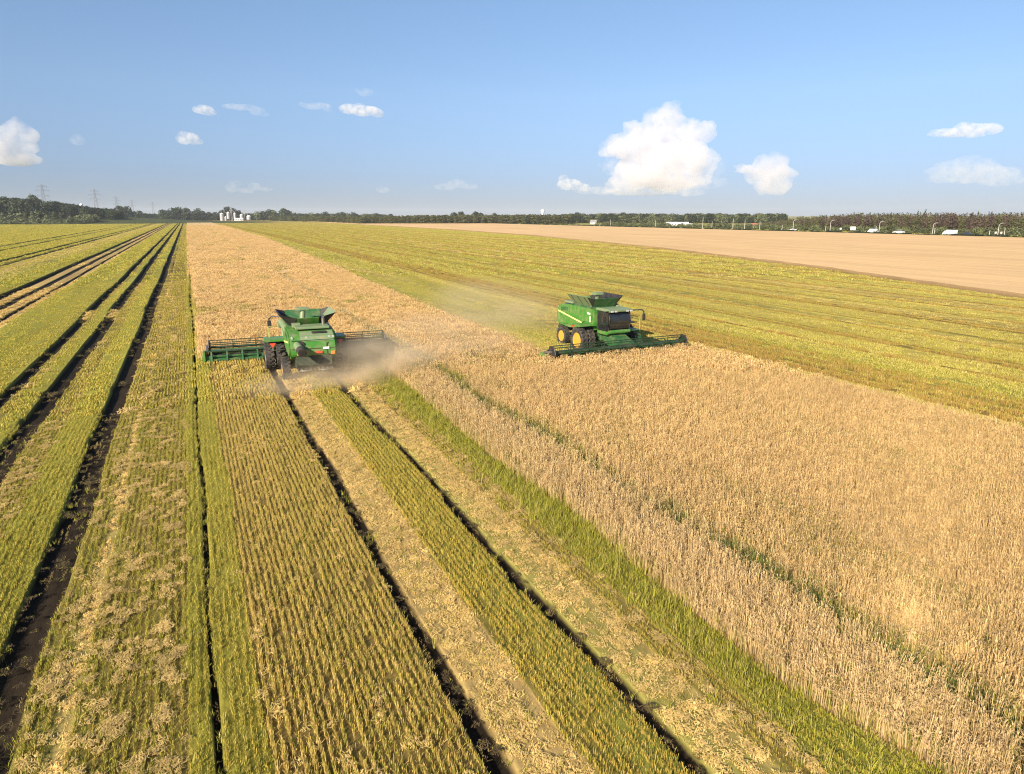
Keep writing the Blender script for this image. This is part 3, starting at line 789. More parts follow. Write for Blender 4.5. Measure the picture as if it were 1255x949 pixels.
def make_combine():
    root = empty('combine_harvester', (0, 0, 0))
    # --- body: green shell, side profile (y, z)
    prof = [(0.55, 1.72), (0.62, 3.30), (-0.1, 3.42), (-2.9, 3.42), (-4.45, 3.36), (-5.05, 3.12), (-5.35, 2.45), (-5.30, 1.85), (-4.85, 1.56), (-3.2, 1.50), (-2.2, 1.62), (-1.15, 1.62), (-0.85, 2.06), (-.35, 2.25), (.1, 2.2)]
    m = MB(); m.prism([(y, z if z < 1.7 else 1.7 + (z - 1.7) * .95) for y, z in prof], -1.32, 1.32, bev=.05)
    body = m.build('body', M['green'], root, smooth=True)
    # side panels with their long sweep
    for s in (-1, 1):
        p = MB()
        pr_ = [(0.3, 2.30), (.35, 3.22), (-1.2, 3.30), (-4.4, 3.22), (-4.95, 2.95), (-5.2, 2.40), (-5.1, 1.92), (-4.6, 1.68), (-2.0, 1.86), (-1.2, 2.05), (-.8, 2.32)]
        p.prism(pr_, s * 1.322, s * 1.40, bev=.025)
        sp = p.build('side_panel', M['green'], body, smooth=True)
        q = MB(); q.prism([(-4.9, 2.74), (-4.93, 2.63), (-1.15, 2.10), (-1.10, 2.20)], s * 1.404, s * 1.412)
        q.build('stripe', M['cream'], body)
        q = MB(); q.box((s * 1.375, .12, 2.55), (.07, .12, .45), bev=.015).box((s * 1.405, -.05, 2.98), (.07, .40, .12))
        q.build('decal_plate', M['white'], body)
        q = MB()
        for k in range(7): q.box((s * 1.41, -3.4 - .16 * k, 2.98 - .012 * k), (.02, .10, .30))
        q.build('side_vent', M['dark_green'], body)
    q = MB()                                                               # panel seams on the rear
    q.box((0, -5.235, 2.82), (2.5, .03, .03)).box((0, -5.375, 2.30), (2.55, .03, .025))
    q.box((-.62, -5.36, 2.3), (.025, .06, .85)).box((.75, -5.36, 2.3), (.025, .06, .85))
    q.build('panel_seam', M['dark_green'], body)
    q = MB(); q.box((.42, -4.78, 3.245), (.86, .05, .22), Matrix.Rotation(R(-66), 3, 'X'), bev=.03)
    q.build('rear_grille', M['black'], body)
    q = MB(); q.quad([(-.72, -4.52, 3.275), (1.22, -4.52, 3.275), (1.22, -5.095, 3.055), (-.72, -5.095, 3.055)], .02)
    q.quad([(-.72, -5.10, 3.045), (1.22, -5.10, 3.045), (1.22, -5.235, 2.74), (-.72, -5.235, 2.74)], .02); q.build('engine_hood', M['pale_green'], body)  # pale plates put the lit slope's grey-green sheen into colour
    q = MB()                                                                # engine deck
    q.box((0.1, -3.75, 3.47), (2.0, 1.3, .16), bev=.04).box((-.75, -3.2, 3.52), (.5, .5, .28), bev=.04)
    q.build('engine_deck', M['pale_green'], body)
    q = MB(); q.cyl((.85, -3.4, 3.4), (.85, -3.4, 3.95), .09, n=12).cyl((.85, -3.4, 3.95), (.85, -3.55, 4.05), .08, n=10)
    q.build('exhaust_pipe', M['steel'], body, smooth=True)
    q = MB(); q.cyl((-.72, -5.40, 2.62), (-.72, -5.25, 2.62), .17, n=18); q.build('rear_port', M['black'], body)
    for (x, z, w, h, mt) in ((-.82, 1.98, .30, .22, 'orange'), (.32, 2.02, .36, .14, 'red'), (1.12, 1.95, .22, .20, 'orange')):
        q = MB(); q.box((x, -5.37, z), (w, .06, h), bev=.015); q.build('reflector', M[mt], body)
    q = MB(); q.box((.72, -5.385, 2.28), (.36, .03, .13)); q.build('number_plate', M['white'], body)
    for x in (-1.18, -.35, .98, 1.2):
        q = MB(); q.cyl((x, -5.00, 2.99), (x, -5.16, 2.96), .07, n=12); q.build('work_light', M['lamp_glass'], body)
    # --- straw chopper and spreaders
    q = MB(); q.prism([(-4.3, 1.5), (-5.25, 1.78), (-5.55, 1.25), (-5.3, .95), (-4.4, 1.0)], -1.05, 1.05, bev=.03)
    ch = q.build('straw_chopper', M['grime'], root)
    q = MB()
    for s in (-1, 1): q.cyl((s * .55, -5.45, .92), (s * .55, -5.45, 1.02), .48, n=20)
    for k in range(9): q.box((-.96 + .24 * k, -5.62, 1.0), (.02, .5, .16), Matrix.Rotation(R(12) * (k - 4) / 4, 3, 'Z'))
    q.build('spreader', M['steel'], ch)
    # --- under-carriage
    q = MB(); q.box((0, -1.4, 1.25), (1.5, 4.4, .6), bev=.04).box((0, 0, 1.0), (4.6, .28, .30), bev=.03).box((0, -3.75, .85), (2.9, .22, .24), bev=.03).box((0, -3.75, 1.2), (.5, .5, .6))
    q.build('chassis', M['dark_green'], root)
    for s in (-1, 1):
        make_wheel(root, s * 2.30, 0, 1.0, .58, 20)
        make_wheel(root, s * 1.62, 0, 1.0, .58, 20)
        make_wheel(root, s * 1.55, -3.75, .76, .52, 18)
    # --- grain tank with raised extensions
    q = MB()
    zb = 3.29
    q.prism([(-.05, zb), (-.05, zb + .14), (-2.75, zb + .14), (-2.75, zb)], -1.2, 1.2)
    tank = q.build('grain_tank', M['dark_green'], root)
    z0, z1 = zb + .14, zb + .90
    a, b = 1.04, 1.72
    y0, y1, Y0, Y1 = -.1, -2.7, .35, -3.15
    for s in (-1, 1):
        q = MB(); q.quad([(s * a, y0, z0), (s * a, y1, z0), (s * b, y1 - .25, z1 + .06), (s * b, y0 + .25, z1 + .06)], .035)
        q.build('side_flap', M['pale_green'] if s > 0 else M['black'], tank)  # right flap's glancing reflection is painted in as a paler green
        for y in (y0 - .3, (y0 + y1) / 2, y1 + .3):
            q = MB(); q.bar((s * a * .98, y, z0 + .02), (s * b * .985, y, z1), .05, .05); q.build('flap_rib', M['black'], tank)
    q = MB(); q.quad([(-a, y0, z0), (a, y0, z0), (a + .1, Y0, z1 - .1), (-a - .1, Y0, z1 - .1)], .035)
    q.build('front_flap', M['dark_green'], tank)
    q = MB(); q.quad([(-a * .62, y1, z0), (a * .62, y1, z0), (a * .62, Y1, z1 - .22), (-a * .62, Y1, z1 - .22)], .035)
    q.build('rear_flap', M['green'], tank)
    for s in (-1, 1):                                                      # dark rubber gussets at the corners
        q = MB()
        q.quad([(s * a * .62, y1 - .01, z0), (s * a, y1 - .01, z0), (s * b, y1 - .25, z1 + .04), (s * a * .62, Y1, z1 - .24)], .02)
        q.build('corner_gusset', M['black'], tank); q = MB()
        q.quad([(s * a, y0 + .01, z0), (s * b, y0 + .25, z1 + .04), (s * (a + .1), Y0, z1 - .12)], .02)
        q.build('corner_gusset', M['black'], tank)
    q = MB(); q.cyl((-.25, -1.5, 3.4), (-.1, -1.1, 4.30), .17, n=14).box((-.15, -1.15, 4.33), (.85, .5, .2), bev=.04)
    q.build('fill_auger', M['pale_green'], tank, smooth=True)
    # --- unloading auger folded back along the left side
    q = MB(); q.tube([(-1.40, .15, 3.05), (-1.42, -.35, 3.40), (-.80, -6.25, 2.32)], .235, 18)
    au = q.build('unloading_auger', M['pale_green'], root, smooth=True)
    q = MB(); q.cyl((-.821, -6.05, 2.357), (-.763, -6.60, 2.256), .265, n=20); q.build('auger_boot', M['rubber'], au)
    q = MB(); q.cyl((-.7625, -6.605, 2.255), (-.7615, -6.615, 2.253), .215, n=20); q.build('auger_mouth', M['black'], au)
    q = MB(); q.box((-1.26, -3.0, 3.0), (.34, .10, .36)); q.build('auger_cradle', M['dark_green'], au)
    # --- cab
    q = MB(); q.prism([(.62, 1.80), (.62, 3.30), (2.10, 3.30), (2.32, 2.75), (2.20, 1.95), (1.9, 1.80)], -.98, .98, bev=.06)
    cab = q.build('cab', M['glass'], root, smooth=True)
    for s in (-1, 1):
        q = MB(); q.tube([(s * 1.0, .66, 1.82), (s * 1.0, .66, 3.3)], .06); q.build('pillar', M['black'], cab, smooth=True)
        q = MB(); q.tube([(s * .99, 2.16, 1.92), (s * 1.0, 2.33, 2.75), (s * .99, 2.12, 3.3)], .05); q.build('pillar', M['black'], cab, smooth=True)
    q = MB(); q.prism([(.45, 3.30), (.45, 3.46), (.9, 3.52), (2.2, 3.50), (2.5, 3.42), (2.46, 3.30)], -1.10, 1.10, bev=.04)
    rf = q.build('roof', M['pale_green'], cab, smooth=True)
    for x in (-.9, -.55, .55, .9):
        q = MB(); q.box((x, 2.5, 3.37), (.22, .06, .11), bev=.015); q.build('roof_light', M['lamp_glass'], rf)
    q = MB(); q.prism([(.62, 1.55), (.62, 1.80), (2.1, 1.80), (2.28, 1.98), (2.34, 1.75), (2.0, 1.55)], -1.05, 1.05, bev=.04)
    q.build('cab_base', M['green'], cab, smooth=True)
    q = MB(); q.box((0.0, 1.25, 2.1), (.5, .5, .3), bev=.05).box((0, 1.0, 2.5), (.48, .14, .7), bev=.05); q.build('driver_seat', M['black'], cab)
    for s in (-1, 1):
        q = MB()
        ex = 2.05 if s < 0 else 1.75
        q.tube([(s * 1.0, 2.2, 3.36), (s * (ex - .15), 2.55, 3.40), (s * ex, 2.6, 3.25), (s * ex, 2.6, 3.1)], .045)
        mr_ = q.build('mirror_arm', M['black'], cab, smooth=True)
        q = MB(); q.box((s * ex, 2.62, 2.84), (.26, .10, .52), bev=.04); q.build('mirror', M['black'], mr_)
    # --- ladder, platform and rails on the left
    q = MB(); q.box((-1.62, 1.25, 1.78), (1.15, 1.5, .06)).box((-2.2, 1.25, 1.70), (.05, 1.5, .12))
    pf = q.build('platform', M['dark_green'], root)
    q = MB()
    q.tube([(-2.18, .55, 1.8), (-2.18, .55, 2.75), (-2.18, 1.95, 2.75), (-2.18, 1.95, 1.8)], .028, 6).tube([(-2.18, .55, 2.3), (-2.18, 1.95, 2.3)], .022, 6)
    q.tube([(-2.18, 1.95, 2.75), (-1.15, 1.98, 2.75), (-1.15, 1.98, 1.8)], .028, 6)
    q.build('handrail', M['rail'], pf, smooth=True)
    q = MB()
    for s in (-.24, .24): q.bar((-2.3, 1.45 + s, 1.75), (-2.75, 1.45 + s, .55), .05, .06)
    for k in range(5): q.box((-2.33 - .1 * k, 1.45, 1.6 - .25 * k), (.2, .5, .04))
    q.build('ladder', M['dark_green'], pf)
    # --- arms with red warning triangles beside the front wheels
    for s in (-1, 1):
        q = MB(); q.tube([(s * 1.38, -.9, 1.5), (s * 2.1, -1.25, 1.55), (s * 2.1, -1.25, 1.75)], .04, 6)
        ar = q.build('lamp_arm', M['steel'], root)
        q = MB(); q.prism([(s * 2.1 - .19, 2.06), (s * 2.1 + .19, 2.06), (s * 2.1, 1.74)], -1.31, -1.26, axis='y', bev=.01); q.build('warning_triangle', M['red'], ar)
        q = MB(); q.box((s * 1.95, .1, 2.17), (1.25, 1.5, .06), bev=.02).box((s * 1.95, -.68, 2.12), (1.25, .05, .10)); q.build('fender', M['green'], root)
    # --- feeder house
    q = MB(); q.prism([(1.0, 1.0), (.9, 1.75), (1.6, 1.7), (3.45, 1.12), (3.45, .42), (1.6, .8)], -.72, .72, bev=.04)
    q.build('feeder_house', M['dark_green'], root, smooth=True)
    # --- header
    HW = 6.25
    q = MB()
    q.prism([(3.38, .16), (3.38, .58), (3.46, .58), (3.50, .16)], -HW, HW)
    q.box((0, 3.36, .22), (2 * HW, .18, .14), bev=.03)
    hd = q.build('header', M['headgreen'], root)
    q = MB(); q.box((0, 3.40, .93), (2 * HW, .14, .12), bev=.03); q.build('top_beam', M['reel'], hd)
    for k in range(-6, 7):
        q = MB()
        if abs(k) > 0: q.prism([(3.36, .18), (3.34, .90), (3.28, .90), (2.95, .30), (2.95, .18)], k * .98 - .05, k * .98 + .05); q.build('frame_rib', M['dark_green'], hd)
        else: q.bm.free()
    for x0, x1 in ((-6, -2.6), (2.6, 6)):
        q = MB(); q.box(((x0 + x1) / 2, 3.16, .33), (x1 - x0, .16, .12)).box(((x0 + x1) / 2, 3.2, .62), (x1 - x0, .05, .05))
        q.build('frame_rail', M['dark_green'], hd)
    q = MB()
    q.quad([(-HW + .1, 3.50, .62), (HW - .1, 3.50, .62), (HW - .1, 4.50, .20), (-HW + .1, 4.50, .20)], .04)
    for k in range(-10, 11): q.bar((k * .58, 3.52, .66), (k * .58, 4.45, .26), .03, .03)
    q.build('draper_belt', M['black'], hd)
    q = MB(); q.box((0, 4.54, .17), (2 * HW - .1, .12, .05))
    n = 82
    for k in range(n): q.prism([(4.58, .16), (4.58, .20), (4.72, .17)], -HW + .15 + k * (2 * HW - .3) / (n - 1) - .02, -HW + .15 + k * (2 * HW - .3) / (n - 1) + .02)
    q.build('cutter_bar', M['steel'], hd)
    for s in (-1, 1):
        q = MB()
        q.prism([(3.20, .22), (3.18, 1.02), (3.75, .98), (4.5, .66), (5.25, .30), (5.3, .16), (4.3, .14)], s * HW, s * (HW + .16), bev=.03)
        q.prism([(4.6, .12), (4.6, .66), (5.75, .16), (5.75, .08)], s * (HW + .02), s * (HW + .30), bev=.03)
        q.build('divider', M['green'], hd)
        q = MB(); q.bar((s * (HW - .12), 3.40, 1.02), (s * (HW - .12), 4.42, 1.18), .13, .15).bar((s * (HW - .12), 3.4, .8), (s * (HW - .12), 4.0, 1.3), .07, .07)
        q.build('reel_arm', M['steel'], hd)
        q = MB(); q.lathe([(.02, 0), (.58, 0), (.60, s * .03), (.58, s * .06), (.02, s * .06)], (s * (HW - .26), 4.36, 1.06), 6); q.build('reel_shield', M['black'], hd)
    for s in (-1, 1):
        q = MB(); q.bar((s, 3.40, 1.02), (s, 4.36, 1.14), .10, .13); q.build('reel_arm', M['steel'], hd)
    RC = Vector((0, 4.36, 1.06)); rr_ = .52
    q = MB(); q.cyl((-HW + .3, RC.y, RC.z), (HW - .3, RC.y, RC.z), .085, n=12)
    for k in range(6):
        a_ = 2 * math.pi * k / 6 + .5
        by, bz = RC.y + rr_ * math.cos(a_), RC.z + rr_ * math.sin(a_)
        q.cyl((-HW + .3, by, bz), (HW - .3, by, bz), .032, n=6)
        for j in range(9):
            x = -HW + .3 + j * (2 * HW - .6) / 8
            q.bar((x, RC.y, RC.z), (x, by, bz), .05, .035)
        nt = 78
        for j in range(nt):
            x = -HW + .35 + j * (2 * HW - .7) / (nt - 1)
            q.bar((x, by, bz), (x, by - .02, bz - .20), .014, .014)
    q.build('reel', M['reel'], hd)
    q = MB(); q.cyl((-HW + .2, 3.72, .86), (HW - .2, 3.72, .86), .16, n=14); q.build('cross_auger', M['dark_green'], hd, smooth=True)
    return root

c1 = make_combine()
tag(c1, 'green combine harvester seen from behind, cutting away from us beside the left stubble', 'combine harvester')
c2 = copy_tree(c1)
tag(c2, 'green combine harvester with dark cab windscreen driving toward us in the wheat', 'combine harvester')
c1.location = (6.72, 50.3, 0); c1.rotation_euler = (0, 0, R(-2.5)); c1.scale = (1.05, 1.0, .97)
c2.location = (28.8, 47.1, 0); c2.rotation_euler = (0, 0, R(182)); c2.scale = (.94, .97, 1.0)
[ch for ch in c2.children if ch.name.startswith('header')][0].location.x = 1.35
for o in (c1, c2): o['group'] = 'combine harvesters at work'

# ------------------------------------------------------------------ trees
def crown_mesh(name, lobes, n, size, mat, flat=1.0, seed=0):
    r = np.random.default_rng(seed)
    w = np.array([l[3] ** 2 for l in lobes]); w = w / w.sum()
    li = r.choice(len(lobes), n, p=w)
    d = r.normal(size=(n, 3)); d /= np.linalg.norm(d, axis=1, keepdims=True)
    L = np.array([(l[0], l[1], l[2]) for l in lobes])[li]; rad = np.array([l[3] for l in lobes])[li]; hz = np.array([l[4] for l in lobes])[li]
    q = r.uniform(.55, 1.05, n) ** .6
    C = L + d * (rad * q)[:, None] * np.stack([np.ones(n), np.ones(n), hz / rad], -1)
    nr = d + r.normal(0, .55, (n, 3)); nr /= np.linalg.norm(nr, axis=1, keepdims=True)
    t = np.cross(nr, r.normal(size=(n, 3))); t /= np.linalg.norm(t, axis=1, keepdims=True)
    b = np.cross(nr, t)
    s = size * r.uniform(.6, 1.4, (n, 1))
    k = [C - t * s, C + b * s * .7, C + t * s, C - b * s * .7]
    V = np.stack(k, 1).reshape(-1, 3)
    Fc = np.arange(4 * n).reshape(-1, 4)
    clump = r.uniform(0, 1, len(lobes))[li]
    return np_mesh(name, V, Fc, [mat], fattr={'v': np.clip(.5 * clump + .5 * r.uniform(0, 1, n), 0, 1)})

def broad_lobes(h, w, n, r, base=.25):
    out = []
    for i in range(n):
        z = h * (base + (1 - base) * (i + .5) / n); f = math.sin(math.pi * min(1, .25 + .72 * (i + .5) / n))
        a = i * 2.4 + r.uniform(0, 1); q = w * .5 * f * r.uniform(.3, .75)
        rad = w * r.uniform(.24, .36) * (.6 + .5 * f)
        out.append((math.cos(a) * q, math.sin(a) * q, min(z, h - rad * .75), rad, rad * r.uniform(.75, 1.0)))
    return out

def trunk_mesh(h, r0, limbs, r, mat):
    m = MB(); p = Vector((0, 0, -.2)); rad = r0
    for k in range(4):
        q = Vector((r.uniform(-.15, .15), r.uniform(-.15, .15), h * (k + 1) / 4)); m.cyl(p, q, rad, rad * .75, 7); p = q; rad *= .75
    for k in range(limbs):
        z = h * r.uniform(.45, .85); a = r.uniform(0, 6.28); l = h * .35
        m.cyl((0, 0, z), (math.cos(a) * l, math.sin(a) * l, z + l * .7), r0 * .35, r0 * .12, 5)
    bmesh.ops.recalc_face_normals(m.bm, faces=m.bm.faces)
    me = bpy.data.meshes.new('trunk'); m.bm.to_mesh(me); m.bm.free(); me.materials.append(mat)
    return me

TREE = {}
def proto(kind, i):
    r = np.random.default_rng(100 + i + 31 * len(kind))
    if kind == 'broad':        # unit: 10 m tall
        lb_ = broad_lobes(10, 8.5 + r.uniform(-1, 1.5), 9, r, .22); cm = crown_mesh('crown', lb_, 620, .55, M['leaf'], seed=i)
        tm = trunk_mesh(7, .32, 5, r, M['bark'])
    elif kind == 'bush':
        lb_ = broad_lobes(10, 10, 7, r, .05); cm = crown_mesh('crown', lb_, 480, .62, M['leaf_grey'], seed=50 + i)
        tm = trunk_mesh(6, .25, 5, r, M['bark'])
    elif kind == 'slim':
        lb_ = broad_lobes(10, 4.0, 8, r, .12); cm = crown_mesh('crown', lb_, 420, .40, M['leaf_grey'], seed=90 + i)
        tm = trunk_mesh(8, .22, 4, r, M['bark'])
    elif kind == 'conifer':
        lb_ = [(0, 0, z, (10.2 - z) * .22 + .12, .55) for z in np.linspace(2.0, 9.8, 11)]; cm = crown_mesh('crown', lb_, 520, .34, M['leaf'], seed=130 + i)
        tm = trunk_mesh(9.6, .22, 0, r, M['bark'])
    elif kind == 'young':
        lb_ = broad_lobes(10, 4.4, 7, r, .08); cm = crown_mesh('crown', lb_, 260, .50, M['leaf_olive'], seed=160 + i)
        tm = trunk_mesh(8, .18, 3, r, M['bark'])
    elif kind == 'larch':
        lb_ = [(r.uniform(-.4, .4), r.uniform(-.4, .4), z, (10.4 - z) * .20 + .35, .7) for z in np.linspace(4.6, 9.7, 8)]; cm = crown_mesh('crown', lb_, 150, .36, M['leaf_brown'], seed=200 + i)
        tm = trunk_mesh(9.5, .17, 4, r, M['palebark'])
    elif kind == 'larch_green':
        lb_ = [(r.uniform(-.5, .5), r.uniform(-.5, .5), z, (10.6 - z) * .22 + .4, .7) for z in np.linspace(3.2, 9.7, 9)]; cm = crown_mesh('crown', lb_, 230, .40, M['leaf_olive'], seed=240 + i)
        tm = trunk_mesh(9.5, .17, 4, r, M['palebark'])
    return cm, tm
NPROTO = {'broad': 6, 'bush': 5, 'slim': 4, 'conifer': 2, 'young': 5, 'larch': 6, 'larch_green': 5}
for kd, nn in NPROTO.items(): TREE[kd] = [proto(kd, i) for i in range(nn)]

def tree(kind, loc, h, label, cat='tree', group=None, wide=1.0):
    cm, tm = random.choice(TREE[kind])
    name = {'broad': 'broadleaf_tree', 'bush': 'bushy_tree', 'slim': 'slender_tree', 'conifer': 'conifer_tree', 'young': 'young_tree', 'larch': 'larch_tree', 'larch_green': 'larch_tree'}[kind]
    o = empty(name, loc, random.uniform(0, 6.28)); s = h / 10; o.scale = (s * wide, s * wide, s)
    tag(o, label, cat, group)
    for nm, me_ in (('trunk', tm), ('crown', cm)):
        c = bpy.data.objects.new(nm, me_); COL.objects.link(c); c.parent = o
    return o

def merged(kinds):
    """tree meshes (crown and trunk in one) for a wood that reads as one mass"""
    out = []
    for kd in kinds:
        for cm, tm in TREE[kd]:
            bm = bmesh.new(); bm.from_mesh(cm); n0 = len(bm.faces); bm.from_mesh(tm)
            bm.faces.ensure_lookup_table()
            for f in bm.faces[n0:]: f.material_index = 1
            me_ = bpy.data.meshes.new('wood_tree'); bm.to_mesh(me_); bm.free()
            me_.materials.append(cm.materials[0]); me_.materials.append(tm.materials[0])
            out.append(me_)
    return out

def wood(name, variants, P, hs, label, vid=None, wide=1.0):
    n = len(P)
    sc = np.stack([hs / 10 * wide, hs / 10 * wide, hs / 10], -1)
    o = scatter(name, variants, P, np.stack([np.zeros(n), np.zeros(n), rng.uniform(0, 6.28, n)], -1), sc, np.ones((n, 3)), np.zeros(n), vid)
    return tag(o, label, 'wood', kind='stuff')

def band(px0, px1, D0, D1, n):
    """ground points seen between two columns and two distances"""
    px = rng.uniform(px0, px1, n); D = rng.uniform(D0, D1, n)
    P = np.array([far(a, d) for a, d in zip(px, D)]); P[:, 2] = 0
    return P, px, D

# right-hand larch wood behind the road
m_l = merged(['larch']); m_g = merged(['larch_green']); m_y = merged(['young']); m_b = merged(['broad']); m_u = merged(['bush'])
n = 2400
Xw = rng.uniform(372, 450, n); Yw = rng.uniform(90, 640, n)
px, py, d = project(Xw, Yw, np.full(n, 5.0)); k = (px > 935) & (px < 1420); Xw, Yw, px = Xw[k], Yw[k], px[k]
hs = np.interp(px, [935, 980, 1040, 1140, 1255, 1400], [4.3, 7.8, 9.8, 10.0, 9.9, 10.2]) * rng.uniform(.86, 1.1, len(px)) * np.where(Xw > 395, 1.08, 1)
gfrac = np.interp(px, [940, 985, 1000, 1050, 1075, 1120, 1140, 1200, 1235, 1260], [.9, .8, .25, .2, .65, .6, .2, .12, .4, .7])
vid = np.where(rng.uniform(0, 1, len(px)) < np.maximum(gfrac, (Xw > 400) * .7), 6 + rng.integers(0, 5, len(px)), rng.integers(0, 6, len(px)))
wood('larch_wood', m_l + m_g, np.stack([Xw, Yw, 0 * Xw], -1), hs, 'wood of brown and green larches on pale trunks behind the right-hand road', vid)
n = 420
Xu = rng.uniform(364, 380, n); Yu = rng.uniform(100, 620, n)
wood('wood_undergrowth', m_u, np.stack([Xu, Yu, 0 * Xu], -1), rng.uniform(1.8, 4.6, n), 'dark bushy undergrowth at the foot of the larch wood', wide=1.3)
tree('conifer', Vector((*far(1125, 505).xy, 0)), far(1125, 505, 257.5).z / 1.03, 'left of two dark conifers rising above the larch wood', 'tree')
tree('conifer', Vector((*far(1133.5, 505).xy, 0)), far(1133.5, 505, 256.5).z / 1.03, 'fuller right one of two dark conifers rising above the larch wood', 'tree', wide=1.25)
# middle plantation
P, px, D = band(330, 700, 880, 960, 820)
P2 = far(330, 1480); k = np.clip((440 - px) / 110, 0, 1)[:, None]; P = P * (1 + k * .62)
hs = np.interp(px, [330, 435, 520, 600, 700], [9, 8, 9.6, 10.0, 10.5]) * rng.uniform(.85, 1.12, len(px))
wood('young_plantation', m_y, P, hs, 'even olive green plantation along the far edge of the wheat', wide=1.5)
# low dark wood behind the grain silos and to the left
P, px, D = band(60, 480, 1540, 1680, 760)
wood('distant_wood', m_b + m_u, P, rng.uniform(8, 15, len(px)) * np.interp(px, [60, 190, 210, 480], [1, .9, 1, .9]), 'dark distant wood closing the field behind the silos', wide=1.25)
P, px, D = band(690, 960, 1000, 1160, 420)
wood('hazy_wood', m_b + m_u, P, rng.uniform(8, 13.0, len(px)), 'dark low wood behind the white farm sheds', wide=1.3)
# wooded rise on the left
xs = np.linspace(-1, 1, 24)
hillC = far(20, 1150); hx = np.linspace(-420, 420, 40); hy = np.linspace(-160, 260, 20)
X, Y = np.meshgrid(hx, hy)
ang = math.atan2(hillC.x, hillC.y)
Zh = 13 * np.exp(-(X / 190) ** 2) * np.clip(1 - ((Y - 60) / 200) ** 2, 0, 1) - .3
Wx = hillC.x + X * math.cos(ang) + Y * math.sin(ang); Wy = hillC.y - X * math.sin(ang) + Y * math.cos(ang)
V = np.stack([Wx, Wy, Zh], -1).reshape(-1, 3); i = (np.arange(39)[None, :] + 40 * np.arange(19)[:, None])
hm = np_mesh('wooded_rise', V, np.stack([i, i + 1, i + 41, i + 40], -1).reshape(-1, 4), [M['field']], vattr={'zone': np.tile((.05, .06, .02), (len(V), 1))})
ho = bpy.data.objects.new('hill', hm); COL.objects.link(ho); tag(ho, 'low wooded rise on the far left', 'hill', kind='structure')
px = rng.uniform(-70, 150, 520); D = rng.uniform(1075, 1250, 520)
P = np.array([far(a, q) for a, q in zip(px, D)])
rx = (P[:, 0] - hillC.x) * math.cos(ang) - (P[:, 1] - hillC.y) * math.sin(ang); ry = (P[:, 0] - hillC.x) * math.sin(ang) + (P[:, 1] - hillC.y) * math.cos(ang)
P[:, 2] = 13 * np.exp(-(rx / 190) ** 2) * np.clip(1 - ((ry - 60) / 200) ** 2, 0, 1) - .6
topz = np.interp(px, [-70, 0, 45, 90, 120, 150], [30, 31, 29, 23.5, 19, 16])
hs = np.clip(topz - P[:, 2], 9, 24) * rng.uniform(.82, 1.08, len(px))
wood('hillside_wood', m_b, P, hs, 'tall dark wood on the rise at the far left edge', wide=1.1)

# individual trees: px column, distance, top row in the photo, kind, label
def topz(py, D): return far(px_, D, py).z
T1 = [(3, 1020, 261, 'bush', 'low grey green tree at the left edge of the field'), (12, 1010, 263, 'bush', None), (24, 990, 261, 'bush', 'wide grey green bush before the dark left wood'),
      (31, 980, 261.5, 'slim', None), (39, 960, 260.5, 'slim', 'slender pale tree before the dark left wood'), (46, 955, 257, 'slim', 'tallest slender tree at the foot of the left wood'), (57, 980, 264, 'bush', None),
      (66, 1000, 260, 'slim', None), (74, 1000, 260.5, 'slim', 'pale green tree just right of the nearest pylon'), (86, 1010, 265, 'bush', None), (96, 1020, 264, 'bush', None), (106, 1030, 262, 'bush', None), (116, 1040, 263, 'bush', None)]
for px_, D, ty, kd, lb_ in T1:
    p = far(px_, D); p.z = 0
    tree(kd, p, max(3, topz(ty, D)), lb_ or 'small grey green tree in front of the dark wood on the left', 'tree', None if lb_ else 'small trees along the left field edge', 1.15)
tree('broad', Vector((*far(43, 1180).xy, 12)), 25, 'round dark tree standing highest above the left wood', 'tree', None, .75)
T2 = [(131, 255.5), (138, 256), (147, 252.5), (152, 255), (157, 253), (164, 259), (171, 258.5), (178, 261.5), (184, 262), (190, 262)]
for i, (px_, ty) in enumerate(T2):
    p = far(px_, 1500); p.z = 0
    tree('broad', p, topz(ty, 1500), {2: 'taller rounded tree in the dark group behind the second pylon'}.get(i, 'dark round tree in the row between the pylons and the field end'), 'tree', 'dark trees at the field end', .95)
T3 = [(199, 257), (206, 258), (213, 255), (219, 254), (224, 257), (229, 255), (237, 259), (243, 256), (249, 259), (256, 260), (263, 260), (272, 258), (279, 253.5), (285, 255), (293, 258), (304, 262)]
for i, (px_, ty) in enumerate(T3):
    p = far(px_, 1530); p.z = 0
    tree('broad', p, topz(ty, 1530), {12: 'tall dark tree standing right behind the grain silos', 3: 'tallest tree at the far end of the wheat strip'}.get(i, 'dark tree in the line left of and behind the silos'), 'tree', 'trees around the silos', .95)
T4 = [(316, 259.5), (322, 259), (330, 257), (335, 258), (348, 255.5), (353, 258), (361, 261), (368, 262), (375, 262), (382, 261), (389, 261.5), (399, 259.5), (407, 262), (415, 261), (420, 260), (425, 261), (433, 260.5), (437, 262), (446, 263), (461, 261.5), (465, 262.5)]
for i, (px_, ty) in enumerate(T4):
    p = far(px_, 1490); p.z = 0
    tree('broad' if i % 3 else 'bush', p, topz(ty, 1490), {2: 'broad tall tree to the right of the silos', 4: 'dome shaped tree, highest right of the silos'}.get(i, 'dark rounded tree in the hedgerow behind the pale wheat'), 'tree', 'hedgerow trees behind the pale wheat', 1.1)
